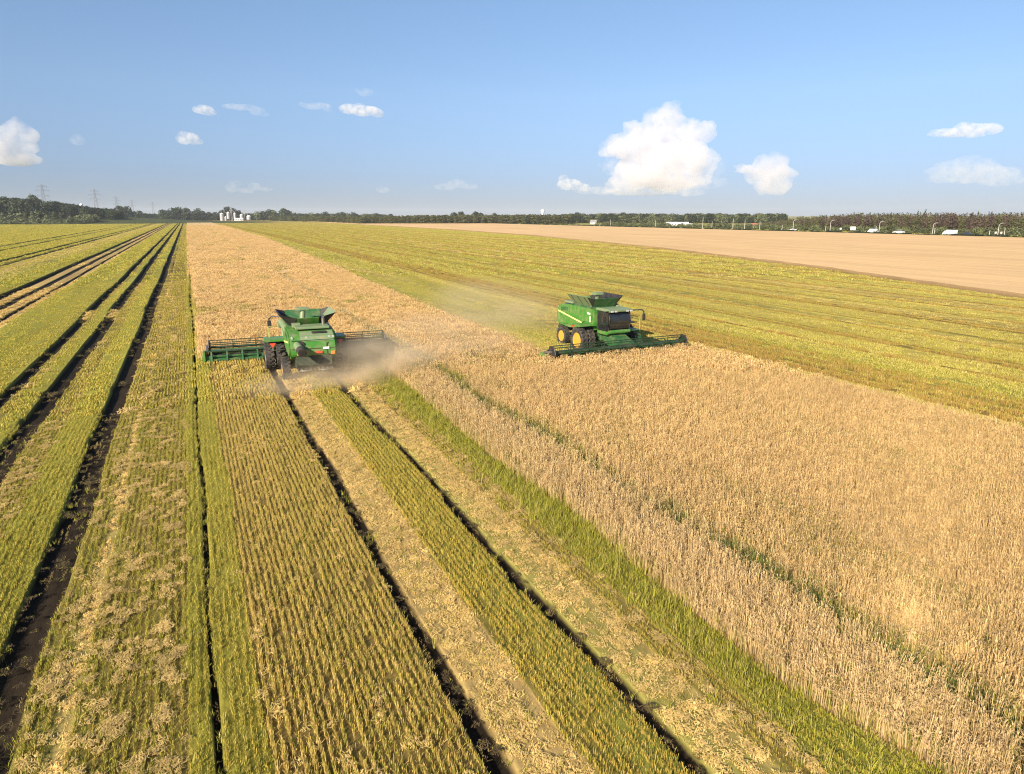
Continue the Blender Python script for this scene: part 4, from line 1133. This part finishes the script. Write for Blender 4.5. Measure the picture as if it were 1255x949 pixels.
T5 = [(557, 1010, 260.5, 'dark tree rising over the left half of the plantation'), (565, 1010, 259.5, 'darker wide tree rising over the left half of the plantation'), (583, 1010, 259.5, 'round dark tree above the middle of the plantation'), (589, 1010, 261, None), (606, 1010, 261.5, 'small lone tree top above the right half of the plantation'),
      (686, 980, 263.5, None), (693, 980, 263, None), (700, 980, 262.5, None), (707, 980, 260.5, 'tallest brownish tree left of the small white house'), (713, 980, 264, None), (742, 1060, 263.5, None), (764, 1060, 260.5, 'high pointed tree right of the small white house'), (757, 1060, 264, None), (797, 1080, 264.5, None), (832, 1100, 268, None), (851, 1060, 268, None), (861, 1060, 268, None), (905, 1000, 268.5, None)]
for px_, D, ty, lb_ in T5:
    p = far(px_, D); p.z = 0
    tree('broad', p, topz(ty, D), lb_ or 'dark tree rising above the low wood near the white farm buildings', 'tree', None if lb_ else 'trees around the farm buildings', 1.1)

# ------------------------------------------------------------------ road, verge and hedge on the right
def strip_x(name, x0, x1, y0, y1, z, mat, label, cat, step=6.0, h=None, kind='structure'):
    ys = np.arange(y0, y1, step)
    X, Y = np.meshgrid(np.array([x0, x1]), ys)
    V = np.stack([X, Y, np.full_like(X, z)], -1).reshape(-1, 3); i = 2 * np.arange(len(ys) - 1)
    me_ = np_mesh(name, V, np.stack([i, i + 1, i + 3, i + 2], -1), [mat])
    o = bpy.data.objects.new(name, me_); COL.objects.link(o); return tag(o, label, cat, kind=kind)
m = MB(); m.box((353, 500, .20), (9.0, 1000, .40)); rd = m.build('road', M['asphalt']); tag(rd, 'straight asphalt road on a low bank beyond the wheat', 'road', kind='structure')
m = MB()
for y in range(60, 960, 12): m.box((353, y, .404), (.15, 4.0, .008))
m.box((348.8, 500, .404), (.15, 980, .008)).box((357.2, 500, .404), (.15, 980, .008))
mk = m.build('road_marking', M['roadpaint']); tag(mk, 'white lane lines painted along the distant road', 'road marking', kind='structure')
n = 900
Yh = rng.uniform(80, 1100, n); Xh = 342 + rng.normal(0, .7, n)
hs = rng.uniform(.9, 1.7, n)
tag(wood('roadside_hedge', m_b, np.stack([Xh, Yh, 0 * Xh], -1), hs, 'low dark scrub between the wheat and the road', wide=2.4), None, 'scrub')
n = 2600
Yh = rng.uniform(60, 1000, n); Xh = np.where(rng.uniform(0, 1, n) < .45, rng.uniform(343.5, 347.5, n), rng.uniform(358.5, 366, n))
gv = [grass_clump(.9, 60, .3, .8, .10, .6) for _ in range(4)]
tag(scatter('verge_grass', gv, np.stack([Xh, Yh, np.full(n, .02)], -1), jit(n, .05), np.ones((n, 3)) * rng.uniform(.8, 1.4, n)[:, None], np.tile((.38, .33, .14), (n, 1)), rng.uniform(.4, .9, n)), 'yellowish rough grass on the road verges', 'grass', kind='stuff')

def lamp(px_, X, toppy, curved, label, group, hgt):
    az = ray(px_, 280); Y = X * az.y / az.x
    o = empty('street_lamp' if curved else 'utility_pole', (X, Y, .1)); tag(o, label, 'street lamp' if curved else 'pole', group)
    m = MB(); m.cyl((0, 0, 0), (0, 0, hgt), .16, .10, 10)
    if curved: m.tube([(0, 0, hgt), (.3, -.0, hgt + .7), (.9, 0, hgt + 1.05), (2.0, 0, hgt + 1.15)], .08, 8)
    m.build('post', M['concrete'], o, smooth=True)
    if curved:
        m = MB(); m.box((2.3, 0, hgt + 1.13), (.9, .3, .14), bev=.04); m.build('lamp_head', M['steel'], o)
    else:
        m = MB(); m.box((0, 0, hgt - .35), (.12, 1.5, .12)); m.build('crossarm', M['concrete'], o)
    o.rotation_euler.z = -R(35)
    return o
LG, PG = 'curved street lamps along the road', 'plain poles along the road'
lamp(1017.5, 347.4, 272, True, 'curved street lamp before the brownest larches, left of the grey signboard', LG, 6.2)
lamp(1077.7, 347.4, 272, True, 'curved street lamp just right of the white roadside van', LG, 5.9)
lamp(1143.5, 347.4, 274, True, 'curved street lamp left of the white box truck', LG, 5.3)
lamp(1224, 347.4, 274, True, 'curved street lamp nearest the right edge', LG, 5.5)
lamp(972, 347.4, 270, True, 'curved street lamp farthest along the road, at the tapering end of the wood', LG, 6.3)
for px_, hg in ((958.5, 4.2), (1012, 4.0), (1073.6, 4.4), (1146, 3.9), (1213.6, 3.2), (1232, 4.3)):
    lamp(px_, 346.6, 0, False, {958.5: 'short pole at the tapering left end of the larch wood', 1012: 'short pole paired with the lamp left of the grey signboard', 1073.6: 'short pole standing beside the white van', 1146: 'short pole tucked against the lamp left of the box truck',
        1213.6: 'short pole between the dark car and the rightmost lamp', 1232: 'short pole at the far right of the road'}[px_], PG, hg)
for px_, hg, lb_ in ((861, 9.0, 'tall pole right of the small white shed'), (872.4, 6.0, 'lower pole second right of the white shed'), (898, 8.0, 'tall pole midway between shed and wood'), (912.5, 7.2, 'tall pole left of the distant red roofed house'), (803, 6.5, 'pole left of the long white barn'), (748, 6.5, 'pole right of the small white house'), (931, 6.2, 'pole right of the distant red roofed house')):
    lamp(px_, 346.6, 0, False, lb_, PG, hg)

# vehicles and signs on the road
def vehicle_at(px_, X): az = ray(px_, 286); return Vector((X, X * az.y / az.x, .40))
def wheel_small(par, x, y, r=.33, w=.22):
    wh = empty('wheel', (x, y, r)); wh.parent = par
    m = MB(); m.lathe([(r * .6, -w / 2), (r * .92, -w / 2), (r, -w * .3), (r, w * .3), (r * .92, w / 2), (r * .6, w / 2)], (0, 0, 0), 18); m.build('tyre', M['rubber'], wh)
    m = MB(); m.lathe([(.03, -w * .42), (r * .58, -w * .45), (r * .58, w * .45), (.03, w * .42)], (0, 0, 0), 14); m.build('rim', M['steel'], wh)
def car(loc, mat, label, s=1.0, flip=0):
    o = empty('car', loc, math.pi * flip, s); tag(o, label, 'car', 'cars on the road')
    m = MB(); m.prism([(-2.1, .35), (-2.15, .85), (-1.7, .98), (-1.05, 1.02), (.75, .98), (1.75, .82), (2.1, .65), (2.1, .35)], -.86, .86, bev=.05); b = m.build('body', mat, o, smooth=True)
    m = MB(); m.prism([(-1.55, .99), (-.95, 1.42), (.15, 1.46), (.95, .99)], -.74, .74, bev=.04); m.build('windows', M['darkwin'], o, smooth=True)
    m = MB(); m.prism([(-1.0, 1.42), (-.9, 1.50), (.1, 1.52), (.25, 1.44)], -.72, .72, bev=.02); m.build('roof', mat, o, smooth=True)
    for s_ in (-1, 1):
        wheel_small(o, s_ * .78, 1.3); wheel_small(o, s_ * .78, -1.3)
        m = MB(); m.box((s_ * .6, 2.09, .68), (.3, .06, .14)); m.build('headlight', M['white'], o)
    return o
car(vehicle_at(1101, 351), M['white'], 'white saloon car on the road left of the box truck', 1.45)
car(vehicle_at(1183.5, 351), M['bluecar'], 'dark car with pale roof just right of the box truck', 1.25)
car(vehicle_at(970.5, 351), M['white'], 'small white car far along the road by the end of the wood', 1.3)
car(vehicle_at(1071, 351), M['white'], 'white car on the road below the white sign', 1.1)
t = empty('box_truck', vehicle_at(1164, 351)); tag(t, 'white box truck with a low cab on the right-hand road', 'truck')
m = MB(); m.box((0, -.9, 1.7), (2.3, 4.6, 2.1), bev=.05); m.build('cargo_box', M['white'], t)
m = MB(); m.prism([(1.5, .5), (1.5, 2.2), (2.2, 2.25), (2.9, 1.4), (3.3, 1.2), (3.35, .5)], -1.0, 1.0, bev=.06); cb = m.build('cab', M['white'], t, smooth=True)
m = MB(); m.prism([(2.27, 2.1), (2.30, 2.15), (2.92, 1.42), (2.88, 1.38)], -.85, .85); m.build('windscreen', M['darkwin'], cb)
m = MB(); m.box((0, 0, .55), (1.0, 6.2, .25)).box((0, -.9, 2.79), (2.34, 4.64, .07)); m.build('chassis', M['black'], t)
for y in (2.3, -2.0):
    for x in (-1, 1): wheel_small(t, x, y, .45, .3)
v = empty('panel_van', vehicle_at(1069, 358.5 - 4)); tag(v, 'white van standing high behind the white car', 'van')
m = MB(); m.prism([(-2.4, .4), (-2.4, 2.4), (1.2, 2.4), (2.0, 1.4), (2.6, 1.2), (2.65, .4)], -.95, .95, bev=.06); m.build('body', M['white'], v, smooth=True)
m = MB(); m.prism([(1.26, 2.3), (1.30, 2.35), (2.04, 1.43), (2.0, 1.38)], -.8, .8); m.build('windscreen', M['darkwin'], v)
for y in (1.6, -1.5):
    for x in (-.85, .85): wheel_small(v, x, y, .36, .24)
def signboard(px_, X, w, h, zb, mat, label):
    az = ray(px_, 284); o = empty('signboard', (X, X * az.y / az.x, 0), -R(52)); tag(o, label, 'sign')
    m = MB(); m.box((0, 0, zb + h / 2), (w, .08, h), bev=.01); m.build('board', M[mat], o)
    m = MB()
    for s_ in (-1, 1): m.cyl((s_ * w * .32, .08, 0), (s_ * w * .32, .08, zb + h * .9), .06, n=8)
    m.build('post', M['steel'], o)
signboard(1045, 360, 2.9, 2.1, 1.7, 'concrete', 'large pale grey signboard seen before the larch wood')
signboard(1030, 360, 1.0, .9, 2.0, 'white', 'small white sign between lamp and grey signboard')
signboard(1220.5, 360, .8, .9, 1.6, 'concrete', 'small pale sign left of the rightmost lamp')
signboard(1227.5, 360, .8, .9, 1.6, 'concrete', 'small pale sign right of the rightmost lamp')

# ------------------------------------------------------------------ farm buildings
def shed(name, px_, D, w, dp, h, rh, roof, label, cat='building', rz=0, wins=4, zb=0):
    p = far(px_, D); a = math.atan2(p.x, p.y)
    o = empty(name, (p.x, p.y, zb), -a + rz); tag(o, label, cat)
    m = MB(); m.prism([(-dp / 2, 0), (-dp / 2, h), (0, h + rh), (dp / 2, h), (dp / 2, 0)], -w / 2, w / 2); wl = m.build('wall', M['whitewash'], o)
    m = MB()
    for s_ in (-1, 1): m.quad([(-w / 2 - .3, s_ * (dp / 2 + .4), h - .25), (w / 2 + .3, s_ * (dp / 2 + .4), h - .25), (w / 2 + .3, 0, h + rh + .06), (-w / 2 - .3, 0, h + rh + .06)], .12 * -s_)
    m.build('roof', M[roof], o)
    for k in range(wins):
        x = -w / 2 + w * (k + .5) / wins
        m = MB(); m.box((x, -dp / 2 - .02, h * .55), (min(1.4, w / wins * .5), .08, h * .35)); m.build('window', M['darkwin'], o)
    m = MB(); m.box((w * .3, -dp / 2 - .03, h * .36), (min(2.5, w * .2), .08, h * .72)); m.build('door', M['galv'], o)
    return o
shed('barn', 830, 700, 21, 9, 2.0, 1.4, 'whitewash', 'long low white barn with a pale roof beyond the wheat', wins=8, zb=.6)
shed('shed', 848.7, 640, 7.2, 4, 2.4, .5, 'whitewash', 'small boxy white shed right of the long barn', wins=2, zb=.3)
shed('hut', 775.5, 690, 4.4, 4, 1.6, .9, 'whitewash', 'tiny white hut by itself left of the long barn', wins=1, zb=.3)
shed('house', 727.5, 830, 6.6, 7, 2.6, 2.0, 'roofgrey', 'small white house in front of the dark trees', wins=2, zb=.5)
shed('cottage', 925, 560, 3.6, 5, 1.8, 1.3, 'roofred', 'little distant cottage with a reddish roof at the wood end', wins=1, zb=1.5)
# water tower
p = far(665, 1300); o = empty('water_tower', (p.x, p.y, 0)); tag(o, 'white water tower standing above the plantation', 'water tower')
m = MB(); m.lathe([(1.8, 0), (1.3, 2), (1.3, 12), (1.5, 13)], (0, 0, 0), 20, 'z'); m.build('shaft', M['white'], o, smooth=True)
m = MB(); m.lathe([(1.5, 13), (3.2, 15.2), (3.4, 18.6), (3.0, 19.6), (.6, 20.3)], (0, 0, 0), 24, 'z'); m.build('tank', M['white'], o, smooth=True)
# white round-topped tank in the left wood
p = far(101.3, 1160); o = empty('storage_tank', (p.x, p.y, 6)); tag(o, 'white domed tank showing between the tree tops on the left', 'tank')
m = MB(); m.lathe([(2.2, 0), (2.2, 18.0)], (0, 0, 0), 20, 'z'); m.build('wall', M['white'], o, smooth=True)
m = MB(); m.lathe([(2.25, 18.0), (1.7, 19.3), (.3, 20.0)], (0, 0, 0), 20, 'z'); m.build('dome', M['white'], o, smooth=True)
# grain silos
DS = 1480; kk = DS / 985 * .972
def silo(px_, w, ht, zb, label, D=DS):
    p = far(px_, D); o = empty('grain_silo', (p.x, p.y, 0)); tag(o, label, 'silo', 'grain silos at the far end of the field')
    r_ = w * kk / 2; H_ = ht
    m = MB(); m.lathe([(r_, zb), (r_, zb + .4), (r_ * 1.01, H_ * .5), (r_, H_ - r_ * .55)], (0, 0, 0), 24, 'z'); m.build('wall', M['galv'], o, smooth=True)
    m = MB(); m.lathe([(r_ * 1.04, H_ - r_ * .55), (r_ * .3, H_ - .2), (r_ * .25, H_)], (0, 0, 0), 24, 'z'); m.build('roof', M['whitewash'], o, smooth=True)
    if zb > 1:
        m = MB()
        for a in range(6): m.cyl((r_ * .85 * math.cos(a * 1.047), r_ * .85 * math.sin(a * 1.047), 0), (r_ * .85 * math.cos(a * 1.047), r_ * .85 * math.sin(a * 1.047), zb), .25, n=8)
        m.build('leg', M['steel'], o)
def sz(py): return far(285, DS, py).z
silo(271.8, 5.0, sz(261), .0, 'leftmost grain silo, tall and standing alone')
silo(276.2, 3.4, sz(265.4), .0, 'lowest small silo between the leftmost and the elevator')
silo(279.8, 4.2, sz(259.8), 3.5, 'tallest grain silo, left of the elevator shafts')
silo(287.8, 3.4, sz(260.8), 3.0, 'slim silo just right of the elevator shafts')
silo(296.0, 4.6, sz(262.6), .0, 'squat silo in the right half of the silo group')
silo(304.8, 6.0, sz(263.8), 2.0, 'rightmost and widest grain silo')
p = far(283.6, DS); o = empty('grain_elevator', (p.x, p.y, 0)); tag(o, 'thin pale elevator shafts rising between the silos', 'elevator')
m = MB()
for x in (-1.0, 1.0): m.box((x, 0, sz(256.5) / 2), (.8, .8, sz(256.5)))
m.build('shaft', M['galv'], o)
m = MB(); m.box((0, 0, sz(256.5) + .6), (3.4, 1.4, 1.2), bev=.1).bar((1.0, 0, sz(256.5)), (5.0, 0, sz(260.8)), .5, .5).bar((-1.0, 0, sz(256.5)), (-4.2, 0, sz(259.8)), .5, .5); m.build('head', M['galv'], o)
p = far(299.7, DS); o = empty('elevator_mast', (p.x, p.y, 0)); tag(o, 'thin mast at the right of the silo group', 'mast')
m = MB(); m.box((0, 0, sz(257.5) / 2), (.55, .55, sz(257.5))).bar((0, 0, sz(257.5)), (-4.0, 0, sz(263)), .35, .35).bar((0, 0, sz(258)), (6.0, 0, sz(264)), .35, .35); m.build('shaft', M['galv'], o)
shed('grain_shed', 292, DS - 15, 16, 9, 3.6, 1.6, 'whitewash', 'long low pale shed at the foot of the silos', wins=5)

# ------------------------------------------------------------------ pylons
def pylon(px_, toppy, H_, label, w=1.0):
    D = 1000 * (H_ - CAM_H) / (far(px_, 1000, toppy).z - CAM_H)
    p = far(px_, D); a = math.atan2(p.x, p.y)
    o = empty('lattice_pylon', (p.x, p.y, 0), -a + R(12)); tag(o, label, 'pylon', 'pylons of the power line')
    m = MB(); b = 3.6
    lv = [0, .16, .31, .45, .58, .70, .80, .90, 1.0]
    hw = lambda t: b * (1 - t) ** 1.15 + .55
    for k in range(8):
        z0, z1 = H_ * lv[k], H_ * lv[k + 1]; a0, a1 = hw(lv[k]), hw(lv[k + 1])
        for sx, sy in ((1, 1), (-1, 1), (-1, -1), (1, -1)): m.bar((sx * a0, sy * a0, z0), (sx * a1, sy * a1, z1), .18, .18)
        for s_ in (1, -1):
            m.bar((-a0, s_ * a0, z0), (a1, s_ * a1, z1), .11, .11).bar((a0, s_ * a0, z0), (-a1, s_ * a1, z1), .11, .11)
            m.bar((s_ * a0, -a0, z0), (s_ * a1, a1, z1), .11, .11).bar((s_ * a0, a0, z0), (s_ * a1, -a1, z1), .11, .11)
    m.build('tower', M['zinc'], o)
    for z, l in ((.70, 6.5), (.83, 8.0), (.94, 5.5)):
        m = MB()
        for s_ in (-1, 1):
            m.bar((s_ * .6, .5, H_ * z), (s_ * l, 0, H_ * z + .3), .22, .22).bar((s_ * .6, -.5, H_ * z), (s_ * l, 0, H_ * z + .3), .22, .22).bar((s_ * .6, 0, H_ * z + 2.0), (s_ * l, 0, H_ * z + .3), .18, .18)
            m.cyl((s_ * l, 0, H_ * z + .3), (s_ * l, 0, H_ * z - 1.6), .14, n=6)
        m.build('crossarm', M['zinc'], o)
for px_, ty, lb_ in ((56.5, 226, 'nearest and tallest lattice pylon, in front of the left wood'), (119.5, 232, 'second lattice pylon from the left, rising over the trees'), (144.5, 241, 'middle lattice pylon of the receding power line'), (163.5, 245, 'fourth lattice pylon from the left, faint over the low trees'), (188.5, 247.5, 'faintest and farthest lattice pylon, over the gap in the trees')):
    pylon(px_, ty, 48, lb_)

# ------------------------------------------------------------------ clouds
def noise_volume(name, dens, col, scale, thr, gain, aniso=0.2, fall=None, detail=5, soft=None):
    m = bpy.data.materials.new(name); m.use_nodes = True; t = m.node_tree; N = t.nodes; L = t.links.new
    N.remove(N['Principled BSDF'])
    v = N.new('ShaderNodeVolumePrincipled'); v.inputs['Color'].default_value = (*col, 1); v.inputs['Anisotropy'].default_value = aniso
    tc = N.new('ShaderNodeTexCoord')
    n = N.new('ShaderNodeTexNoise'); n.inputs['Scale'].default_value = scale; n.inputs['Detail'].default_value = detail; n.inputs['Roughness'].default_value = .6
    L(tc.outputs['Object'], n.inputs['Vector'])
    r = N.new('ShaderNodeMapRange'); r.inputs['From Min'].default_value = thr; r.inputs['From Max'].default_value = thr + gain; r.inputs['To Max'].default_value = dens
    L(n.outputs['Fac'], r.inputs['Value'])
    out = r.outputs[0]
    if fall:      # the puff thins out towards the rim of its unit ball
        ln = N.new('ShaderNodeVectorMath'); ln.operation = 'LENGTH'; L(tc.outputs['Object'], ln.inputs[0])
        f = N.new('ShaderNodeMapRange'); f.interpolation_type = 'SMOOTHSTEP'; f.inputs['From Min'].default_value = fall[0]; f.inputs['From Max'].default_value = fall[1]; f.inputs['To Min'].default_value = 1; f.inputs['To Max'].default_value = 0
        L(ln.outputs['Value'], f.inputs['Value'])
        mu = N.new('ShaderNodeMath'); mu.operation = 'MULTIPLY'; L(out, mu.inputs[0]); L(f.outputs[0], mu.inputs[1]); out = mu.outputs[0]
    L(out, v.inputs['Density'])
    L(v.outputs[0], N['Material Output'].inputs['Volume'])
    return m

CLOUD_D = 5200.0
ctex = bpy.data.textures.new('cloud_billow', 'CLOUDS'); ctex.noise_scale = 90; ctex.noise_depth = 3
ctex2 = bpy.data.textures.new('cloud_fluff', 'CLOUDS'); ctex2.noise_scale = 26; ctex2.noise_depth = 3
M['cloud'] = noise_volume('cloud_vapour', .010, (.935, .905, .915), .012, .30, .30, aniso=.0)
M['cloud_thin'] = noise_volume('thin_vapour', .016, (.97, .95, .955), .026, .40, .30, aniso=.0)
M['cloud_veil'] = noise_volume('veil_vapour', .0050, (.975, .95, .95), .020, .40, .35, aniso=.0)
def cloud(puffs, mat, label, vox, disp, D=CLOUD_D, group='fair weather clouds'):
    """puffs: (column, row, half width, half height) in the photo, built as a lump of balls at distance D"""
    c0 = far(puffs[0][0], D, puffs[0][1])
    a = math.atan2(c0.x, c0.y); s = D / 895.0 * 1.0
    bm = bmesh.new()
    subs = []
    for px_, py_, hw, hh in puffs:
        p = far(px_, D, py_) - c0
        if hw * hh > 120:
            subs.append((px_, py_, hw * .82, hh * .82))
            for _ in range(int(6 + hw * .45)):
                q = rr(-.5, math.pi + .5); l = rr(.55, .92); f_ = rr(.22, .40)
                sx, sy = px_ + math.cos(q) * hw * l, py_ - math.sin(q) * hh * l
                subs.append((sx, sy, hw * f_, min(hw, hh * 1.1) * f_))
                for _k in range(3):
                    q2 = q + rr(-1.2, 1.2); f2 = f_ * rr(.35, .55)
                    subs.append((sx + math.cos(q2) * hw * f_ * .85, sy - math.sin(q2) * hh * f_ * .85, hw * f2, min(hw, hh * 1.1) * f2))
        else: subs.append((px_, py_, hw, hh))
    for px_, py_, hw, hh in subs:
        p = far(px_, D, py_) - c0
        hw, hh = hw * s, hh * s
        dep = random.uniform(-.4, .4) * hw
        p = p + Vector((math.sin(a), math.cos(a), 0)) * dep
        bmesh.ops.create_icosphere(bm, subdivisions=2, radius=1, matrix=Matrix.Translation(p) @ Matrix.Rotation(-a, 4, 'Z') @ Matrix.Diagonal((hw, hw * .8, hh, 1)))
    me_ = bpy.data.meshes.new('cloud'); bm.to_mesh(me_); bm.free(); me_.materials.append(M[mat])
    o = bpy.data.objects.new('cloud', me_); COL.objects.link(o); o.location = c0
    tag(o, label, 'cloud', group, kind='thing')
    md = o.modifiers.new('melt', 'REMESH'); md.mode = 'VOXEL'; md.voxel_size = vox
    for tx, st in ((ctex, disp), (ctex2, disp * .45)):
        d = o.modifiers.new('billow', 'DISPLACE'); d.texture = tx; d.strength = st; d.mid_level = .5; d.texture_coords = 'LOCAL'
    return o
cloud([(812, 195, 44, 38), (815, 155, 22, 26), (822, 135, 12, 11), (790, 170, 26, 24), (765, 182, 26, 16), (745, 186, 14, 9), (752, 172, 8, 8), (845, 165, 24, 20), (862, 160, 16, 13), (850, 195, 26, 26), (785, 215, 36, 20), (820, 222, 40, 15), (770, 228, 24, 9)], 'cloud', 'tall white cumulus tower, largest cloud in the sky', 8, 34)
cloud([(720, 233, 26, 5), (790, 236, 60, 5), (868, 225, 20, 9), (878, 205, 12, 13), (750, 205, 16, 14)], 'cloud_veil', 'hazy skirt round the foot of the tall cloud tower', 10, 22)
cloud([(944, 212, 26, 17), (950, 200, 16, 13), (920, 208, 20, 7), (952, 228, 22, 14), (935, 200, 12, 10)], 'cloud', 'second cumulus, right of the tall cloud tower', 8, 26)
cloud([(8, 175, 16, 20), (18, 160, 12, 14), (34, 166, 11, 9), (30, 182, 14, 10), (20, 196, 26, 8), (-12, 180, 18, 24)], 'cloud', 'bright cumulus cut by the left edge', 7, 22)
cloud([(698, 226, 16, 7), (690, 220, 7, 6), (715, 230, 10, 5)], 'cloud_thin', 'small low cloud at the left foot of the tall cloud tower', 8, 22)
cloud([(1195, 160, 22, 9), (1170, 163, 26, 5), (1212, 158, 14, 6), (1150, 165, 12, 3)], 'cloud_thin', 'flat lens shaped cloud high on the right', 8, 16)
cloud([(1190, 212, 44, 14), (1195, 200, 22, 8), (1225, 218, 26, 12), (1150, 218, 20, 8)], 'cloud_veil', 'faint pinkish cloud low on the right', 12, 30)
cloud([(230, 170, 13, 7), (226, 167, 8, 6), (240, 174, 9, 4)], 'cloud_thin', 'small oval puff low on the left, standing alone', 7, 14)
cloud([(249, 134, 12, 5), (256, 138, 9, 4)], 'cloud_thin', 'small flat puff high on the left', 6, 12)
cloud([(316, 136, 10, 5), (295, 131, 22, 3), (323, 141, 7, 3)], 'cloud_veil', 'thin wisp trailing right of the high left puff', 6, 12)
cloud([(448, 137, 20, 6), (428, 133, 13, 6), (462, 140, 9, 5), (440, 131, 9, 4)], 'cloud_thin', 'long white puff high in the middle left', 7, 14)
cloud([(448, 113, 10, 5), (440, 111, 6, 3)], 'cloud_veil', 'tiny puff above the long white puff', 6, 10)
cloud([(388, 130, 18, 4), (372, 128, 7, 3), (402, 135, 6, 3)], 'cloud_veil', 'grey wisp left of the long white puff', 6, 10)
cloud([(285, 229, 8, 7), (291, 225, 5, 5), (300, 234, 11, 3), (312, 229, 8, 5), (326, 232, 9, 3)], 'cloud_veil', 'low pinkish cloud above the silos', 7, 18)
cloud([(560, 225, 12, 6), (545, 229, 14, 4), (573, 229, 14, 3)], 'cloud_veil', 'low faint cloud over the middle of the treeline', 7, 16)
cloud([(95, 171, 8, 6), (98, 174, 6, 4)], 'cloud_veil', 'tiny faint puff right of the left edge cumulus', 6, 10)
cloud([(470, 233, 9, 4), (465, 231, 5, 3)], 'cloud_veil', 'faintest low puff left of the middle', 6, 8)

# ------------------------------------------------------------------ dust thrown up by the harvesters
def dust(name, loc, size, rz, dens, thr, gain, scale, label, fall=(.35, 1.0)):
    bm = bmesh.new(); bmesh.ops.create_icosphere(bm, subdivisions=3, radius=1.0)
    me_ = bpy.data.meshes.new(name); bm.to_mesh(me_); bm.free()
    me_.materials.append(noise_volume(name + '_haze', dens, (.99, .85, .62), scale, thr, gain, aniso=.2, fall=fall, detail=4))
    o = bpy.data.objects.new(name, me_); COL.objects.link(o); o.location = loc; o.scale = size; o.rotation_euler = (0, 0, rz)
    return tag(o, label, 'dust', kind='stuff')
dust('dust', (10.0, 45.2, .85), (5.6, 5.2, 2.3), R(20), .40, .36, .30, 1.7, 'thick tan dust billowing behind the left harvester')
dust('chaff_spray', (5.6, 43.0, .45), (5.0, 2.3, 1.25), R(4), .36, .34, .30, 2.2, 'low spray of chaff blown left from the chopper')
dust('drifting_dust', (15.5, 49.0, 1.2), (8.5, 10.5, 2.8), R(-15), .075, .34, .35, 1.6, 'thin dust drifting right over the wheat')
dust('faint_dust', (25.6, 62.0, 1.7), (4.6, 13.5, 3.6), R(12), .085, .30, .35, 1.6, 'pale dust trail behind the right-hand harvester')

# ------------------------------------------------------------------ summer haze over the whole plain
m = MB(); m.box((0, 4500, 41.5), (12400, 9400, 86))
hm_ = bpy.data.materials.new('haze_air'); hm_.use_nodes = True; t = hm_.node_tree; t.nodes.remove(t.nodes['Principled BSDF'])
v = t.nodes.new('ShaderNodeVolumePrincipled'); v.inputs['Color'].default_value = (.80, .88, 1.0, 1); v.inputs['Density'].default_value = .00007; v.inputs['Anisotropy'].default_value = .1
t.links.new(v.outputs[0], t.nodes['Material Output'].inputs['Volume'])
hz_ = m.build('haze', hm_); tag(hz_, 'thin pale summer haze over the whole plain', 'haze', kind='stuff')
